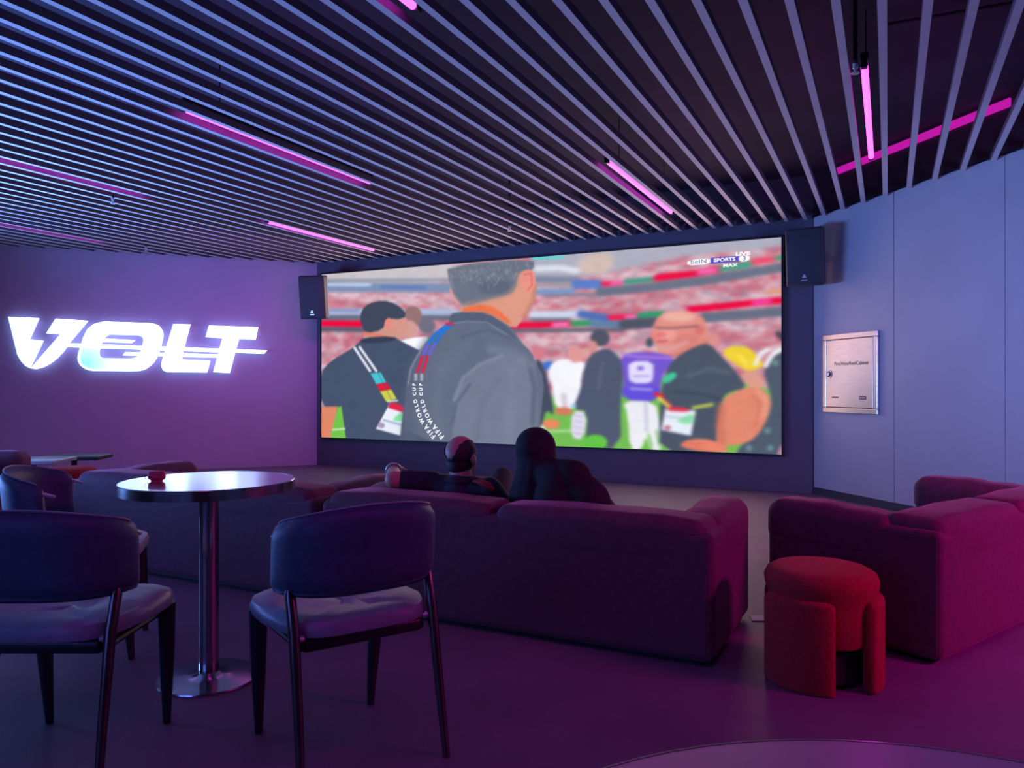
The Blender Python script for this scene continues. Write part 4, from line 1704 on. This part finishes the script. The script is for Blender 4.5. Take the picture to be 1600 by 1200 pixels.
hr = Matrix.Rotation(math.radians(6), 3, 'X') @ Matrix.Rotation(math.radians(-6), 3, 'Z')
hc = ml(-0.40, 0.40, 0.792)
hp, hq = head_parts(hc, hr)
SHL, SHR = ml(-0.575, 0.37, 0.640), ml(-0.225, 0.40, 0.625)
ELB, WRI = ml(-0.755, 0.26, 0.662), ml(-0.885, 0.44, 0.700)
ELR, WRR = ml(-0.16, 0.56, 0.44), ml(-0.34, 0.72, 0.46)
parts = hp + [capsule(ml(-0.40, 0.375, 0.60), 0.068, ml(-0.40, 0.39, 0.73), 0.060),
              capsule(ml(-0.40, 0.44, 0.56), 0.12, ml(-0.40, 0.62, 0.46), 0.125),
              capsule(ml(-0.50, 0.40, 0.60), 0.07, ml(-0.30, 0.42, 0.59), 0.07),
              capsule(SHL, 0.055, ELB, 0.050), capsule(ELB, 0.050, WRI, 0.032),
              capsule(SHR, 0.055, ELR, 0.043), capsule(ELR, 0.042, WRR, 0.028),
              capsule(ml(-0.48, 0.66, 0.46), 0.085, ml(-0.60, 1.05, 0.48), 0.06), capsule(ml(-0.60, 1.05, 0.48), 0.055, ml(-0.60, 1.20, 0.10), 0.04),
              capsule(ml(-0.33, 0.66, 0.46), 0.085, ml(-0.47, 1.00, 0.60), 0.06), capsule(ml(-0.47, 1.00, 0.60), 0.055, ml(-0.45, 1.16, 0.10), 0.04),
              capsule(ml(-0.60, 1.18, 0.05), 0.04, ml(-0.61, 1.36, 0.035), 0.032), capsule(ml(-0.45, 1.14, 0.05), 0.04, ml(-0.45, 1.32, 0.035), 0.032)]
parts += hand(WRI, (-0.30, 0.9, -0.10), (0, 0.1, 0.95), 1.0, 0.5)
parts += hand(WRR, (-0.75, 0.6, -0.05), (0.1, 0.1, 1), 1.0, 0.5)
remeshed('body', parts, M_SKIN, man, 0.0065, 5)
add_eyes(man, hq)
# shirt
sp = [capsule(ml(-0.40, 0.39, 0.585), 0.105, ml(-0.40, 0.62, 0.45), 0.145),
      capsule(ml(-0.52, 0.385, 0.615), 0.078, ml(-0.28, 0.405, 0.605), 0.080),
      capsule(ml(-0.40, 0.372, 0.60), 0.082, ml(-0.40, 0.378, 0.650), 0.074),
      capsule(SHL, 0.070, tuple(Vector(SHL).lerp(Vector(ELB), 0.68)), 0.062),
      capsule(SHR, 0.068, tuple(Vector(SHR).lerp(Vector(ELR), 0.75)), 0.060)]
shirt = remeshed('shirt', sp, M_SHIRT, man, 0.009, 6)
v, f = sweep([ml(-0.295, 0.335, 0.672), ml(-0.25, 0.332, 0.671), ml(-0.205, 0.338, 0.655), ml(-0.175, 0.35, 0.63)], [0.006, 0.020, 0.026, 0.012], 12, 0.8)
mesh_obj('shoulder_panel', v, f, M_SHIRTRED, shirt, True)
cl = [(hc[0] + 0.078 * math.cos(t), hc[1] - 0.015 + 0.070 * math.sin(t), 0.672 + 0.010 * math.sin(t)) for t in np.linspace(-PI * 1.2, PI * 0.2, 24)]
v, f = sweep(cl, [0.014] * 24, 8)
mesh_obj('collar', v, f, M_SHIRT, shirt, True)
tp = [capsule(ml(-0.41, 0.62, 0.45), 0.145, ml(-0.40, 0.70, 0.44), 0.135),
      capsule(ml(-0.48, 0.66, 0.46), 0.098, ml(-0.60, 1.05, 0.48), 0.072), capsule(ml(-0.60, 1.05, 0.48), 0.070, ml(-0.60, 1.20, 0.12), 0.058),
      capsule(ml(-0.33, 0.66, 0.46), 0.098, ml(-0.47, 1.00, 0.605), 0.074), capsule(ml(-0.47, 1.00, 0.605), 0.072, ml(-0.45, 1.16, 0.12), 0.058)]
remeshed('trousers', tp, M_TROUS, man, 0.012, 5)
for x in (-0.60, -0.45):
    sh = [capsule(ml(x, 1.17 if x < -0.5 else 1.13, 0.048), 0.048, ml(x, 1.40 if x < -0.5 else 1.36, 0.040), 0.040)]
    remeshed('shoe', sh, M_SHOE, man, 0.010, 4)
# hair: fringe round a bald crown
V, F = ellipsoid((0, -0.010, 0.030), (0.0815, 0.1025, 0.0915), None, 120, 90)
Vj, Fj = ellipsoid((0, -0.012, -0.02), (0.073, 0.088, 0.085), None, 120, 90)


def keep_hair(c):
    # bald crown reaching down the back of the head, fringe at the sides and nape
    wob_ = 0.06 * math.sin(c.x * 160) + 0.05 * math.sin(c.z * 210)
    bald = ((c.x + 0.010) / 0.053) ** 2 + ((c.z - 0.075) / 0.068) ** 2 < 1 + wob_
    if c.z > 0.085:
        bald = bald or abs(c.x + 0.006) < 0.058
    face = c.y > 0.035 - max(0, -c.z) * 0.8
    return not bald and not face and c.z > -0.075


V2, F2 = [], []
for VV, FF in ((V, F), (Vj, Fj)):
    off = len(V2)
    V2 += [hq(p) for p in VV]
    for q_ in FF:
        c = sum((VV[i] for i in q_), Vector()) / len(q_)
        if keep_hair(c):
            F2.append(tuple(i + off for i in q_))
hair = mesh_obj('hair', V2, F2, M_HAIR, man, True)
so = hair.modifiers.new('solid', 'SOLIDIFY')
so.thickness = 0.004
# wristwatch
wp = Vector(ELB).lerp(Vector(WRI), 0.80)
wd = (Vector(WRI) - Vector(ELB)).normalized()
wu = wd.cross(Vector((0, 0, 1))).normalized()
wv = wu.cross(wd)
wa = [wp + wu * 0.042 * math.cos(t) + wv * 0.042 * math.sin(t) for t in np.linspace(0, 2 * PI, 20)]
v, f = sweep(wa, [0.007] * 20, 8)
mesh_obj('watch_strap', v, f, M_BADGE, man, True)

# --- the hooded person
hx, hy = 0.24, 0.60
lady = person_root(hx, hy)
tag(lady, 'person in black hood and loose black robe on the right half of the sofa', 'person', 'people watching from the sofa')


def wl(x, y, z):
    return (x - hx, y - hy, z)


hr2 = Matrix.Rotation(math.radians(-7), 3, 'Y')
hc2 = wl(0.045, 0.42, 0.835)
hp2, hq2 = head_parts(hc2, hr2)
SL2, SR2 = wl(0.04, 0.39, 0.655), wl(0.36, 0.37, 0.665)
EL2, WL2 = wl(-0.03, 0.58, 0.46), wl(0.12, 0.74, 0.47)
ER2, WR2 = wl(0.40, 0.50, 0.47), wl(0.31, 0.72, 0.47)
parts = hp2 + [capsule(wl(0.16, 0.39, 0.62), 0.055, wl(0.06, 0.41, 0.77), 0.052),
               capsule(wl(0.19, 0.42, 0.60), 0.12, wl(0.24, 0.62, 0.46), 0.14),
               capsule(SL2, 0.05, EL2, 0.04), capsule(EL2, 0.038, WL2, 0.026),
               capsule(SR2, 0.05, ER2, 0.04), capsule(ER2, 0.038, WR2, 0.026),
               capsule(wl(0.16, 0.66, 0.46), 0.085, wl(0.00, 1.00, 0.43), 0.06), capsule(wl(0.00, 1.00, 0.43), 0.055, wl(0.00, 1.12, 0.10), 0.04),
               capsule(wl(0.32, 0.66, 0.46), 0.085, wl(0.17, 1.00, 0.43), 0.06), capsule(wl(0.17, 1.00, 0.43), 0.055, wl(0.17, 1.12, 0.10), 0.04),
               capsule(wl(0.0, 1.11, 0.05), 0.038, wl(0.0, 1.28, 0.035), 0.030), capsule(wl(0.17, 1.11, 0.05), 0.038, wl(0.17, 1.28, 0.035), 0.030)]
parts += hand(WL2, (0.8, 0.5, -0.05), (0, 0, 1), 0.9, 0.5)
parts += hand(WR2, (-0.8, 0.5, -0.05), (0, 0, 1), 0.9, 0.5)
remeshed('body', parts, M_SKIN, lady, 0.0075, 5)
add_eyes(lady, hq2)
rp_ = [capsule(wl(0.19, 0.37, 0.60), 0.15, wl(0.25, 0.62, 0.45), 0.18),
       capsule(wl(0.03, 0.38, 0.640), 0.10, wl(0.34, 0.36, 0.640), 0.10),
       capsule(wl(0.13, 0.38, 0.715), 0.095, wl(0.27, 0.36, 0.715), 0.100),
       capsule(SL2, 0.085, EL2, 0.075), capsule(EL2, 0.07, tuple(Vector(EL2).lerp(Vector(WL2), 0.9)), 0.06),
       capsule(wl(0.36, 0.36, 0.615), 0.105, wl(0.395, 0.40, 0.50), 0.095), capsule(wl(0.40, 0.46, 0.48), 0.080, tuple(Vector(ER2).lerp(Vector(WR2), 0.9)), 0.06),
       capsule(wl(0.16, 0.66, 0.46), 0.11, wl(0.00, 1.00, 0.43), 0.09), capsule(wl(0.00, 1.00, 0.42), 0.09, wl(0.00, 1.10, 0.14), 0.10),
       capsule(wl(0.32, 0.66, 0.46), 0.11, wl(0.17, 1.00, 0.43), 0.09), capsule(wl(0.17, 1.00, 0.42), 0.09, wl(0.17, 1.10, 0.14), 0.10),
       capsule(wl(0.09, 0.97, 0.41), 0.08, wl(0.09, 1.07, 0.15), 0.09)]
robe = remeshed('robe', rp_, M_ROBE, lady, 0.011, 6)
# hood: shell round the head, open at the face, falling to the shoulders
hd = [ellipsoid(hq2((0, -0.012, 0.026)), (0.106, 0.120, 0.106), hr2), ellipsoid(hq2((0.0, -0.012, -0.06)), (0.112, 0.112, 0.12), hr2),
      capsule(hq2((0.0, -0.02, -0.08)), 0.108, wl(0.05, 0.37, 0.62), 0.13), capsule(hq2((0.02, -0.02, -0.10)), 0.10, wl(0.20, 0.355, 0.685), 0.115)]
hood = remeshed('hood', hd, M_ROBE, lady, 0.009, 5)
bm = bmesh.new()
bm.from_mesh(hood.data)
inv = hr2.inverted()
kill = []
for f_ in bm.faces:
    c = inv @ (f_.calc_center_median() - Vector(hc2))
    if c.y > 0.045 and (c.x / 0.062) ** 2 + ((c.z + 0.012) / 0.085) ** 2 < 1:
        kill.append(f_)
bmesh.ops.delete(bm, geom=kill, context='FACES')
bm.to_mesh(hood.data)
bm.free()
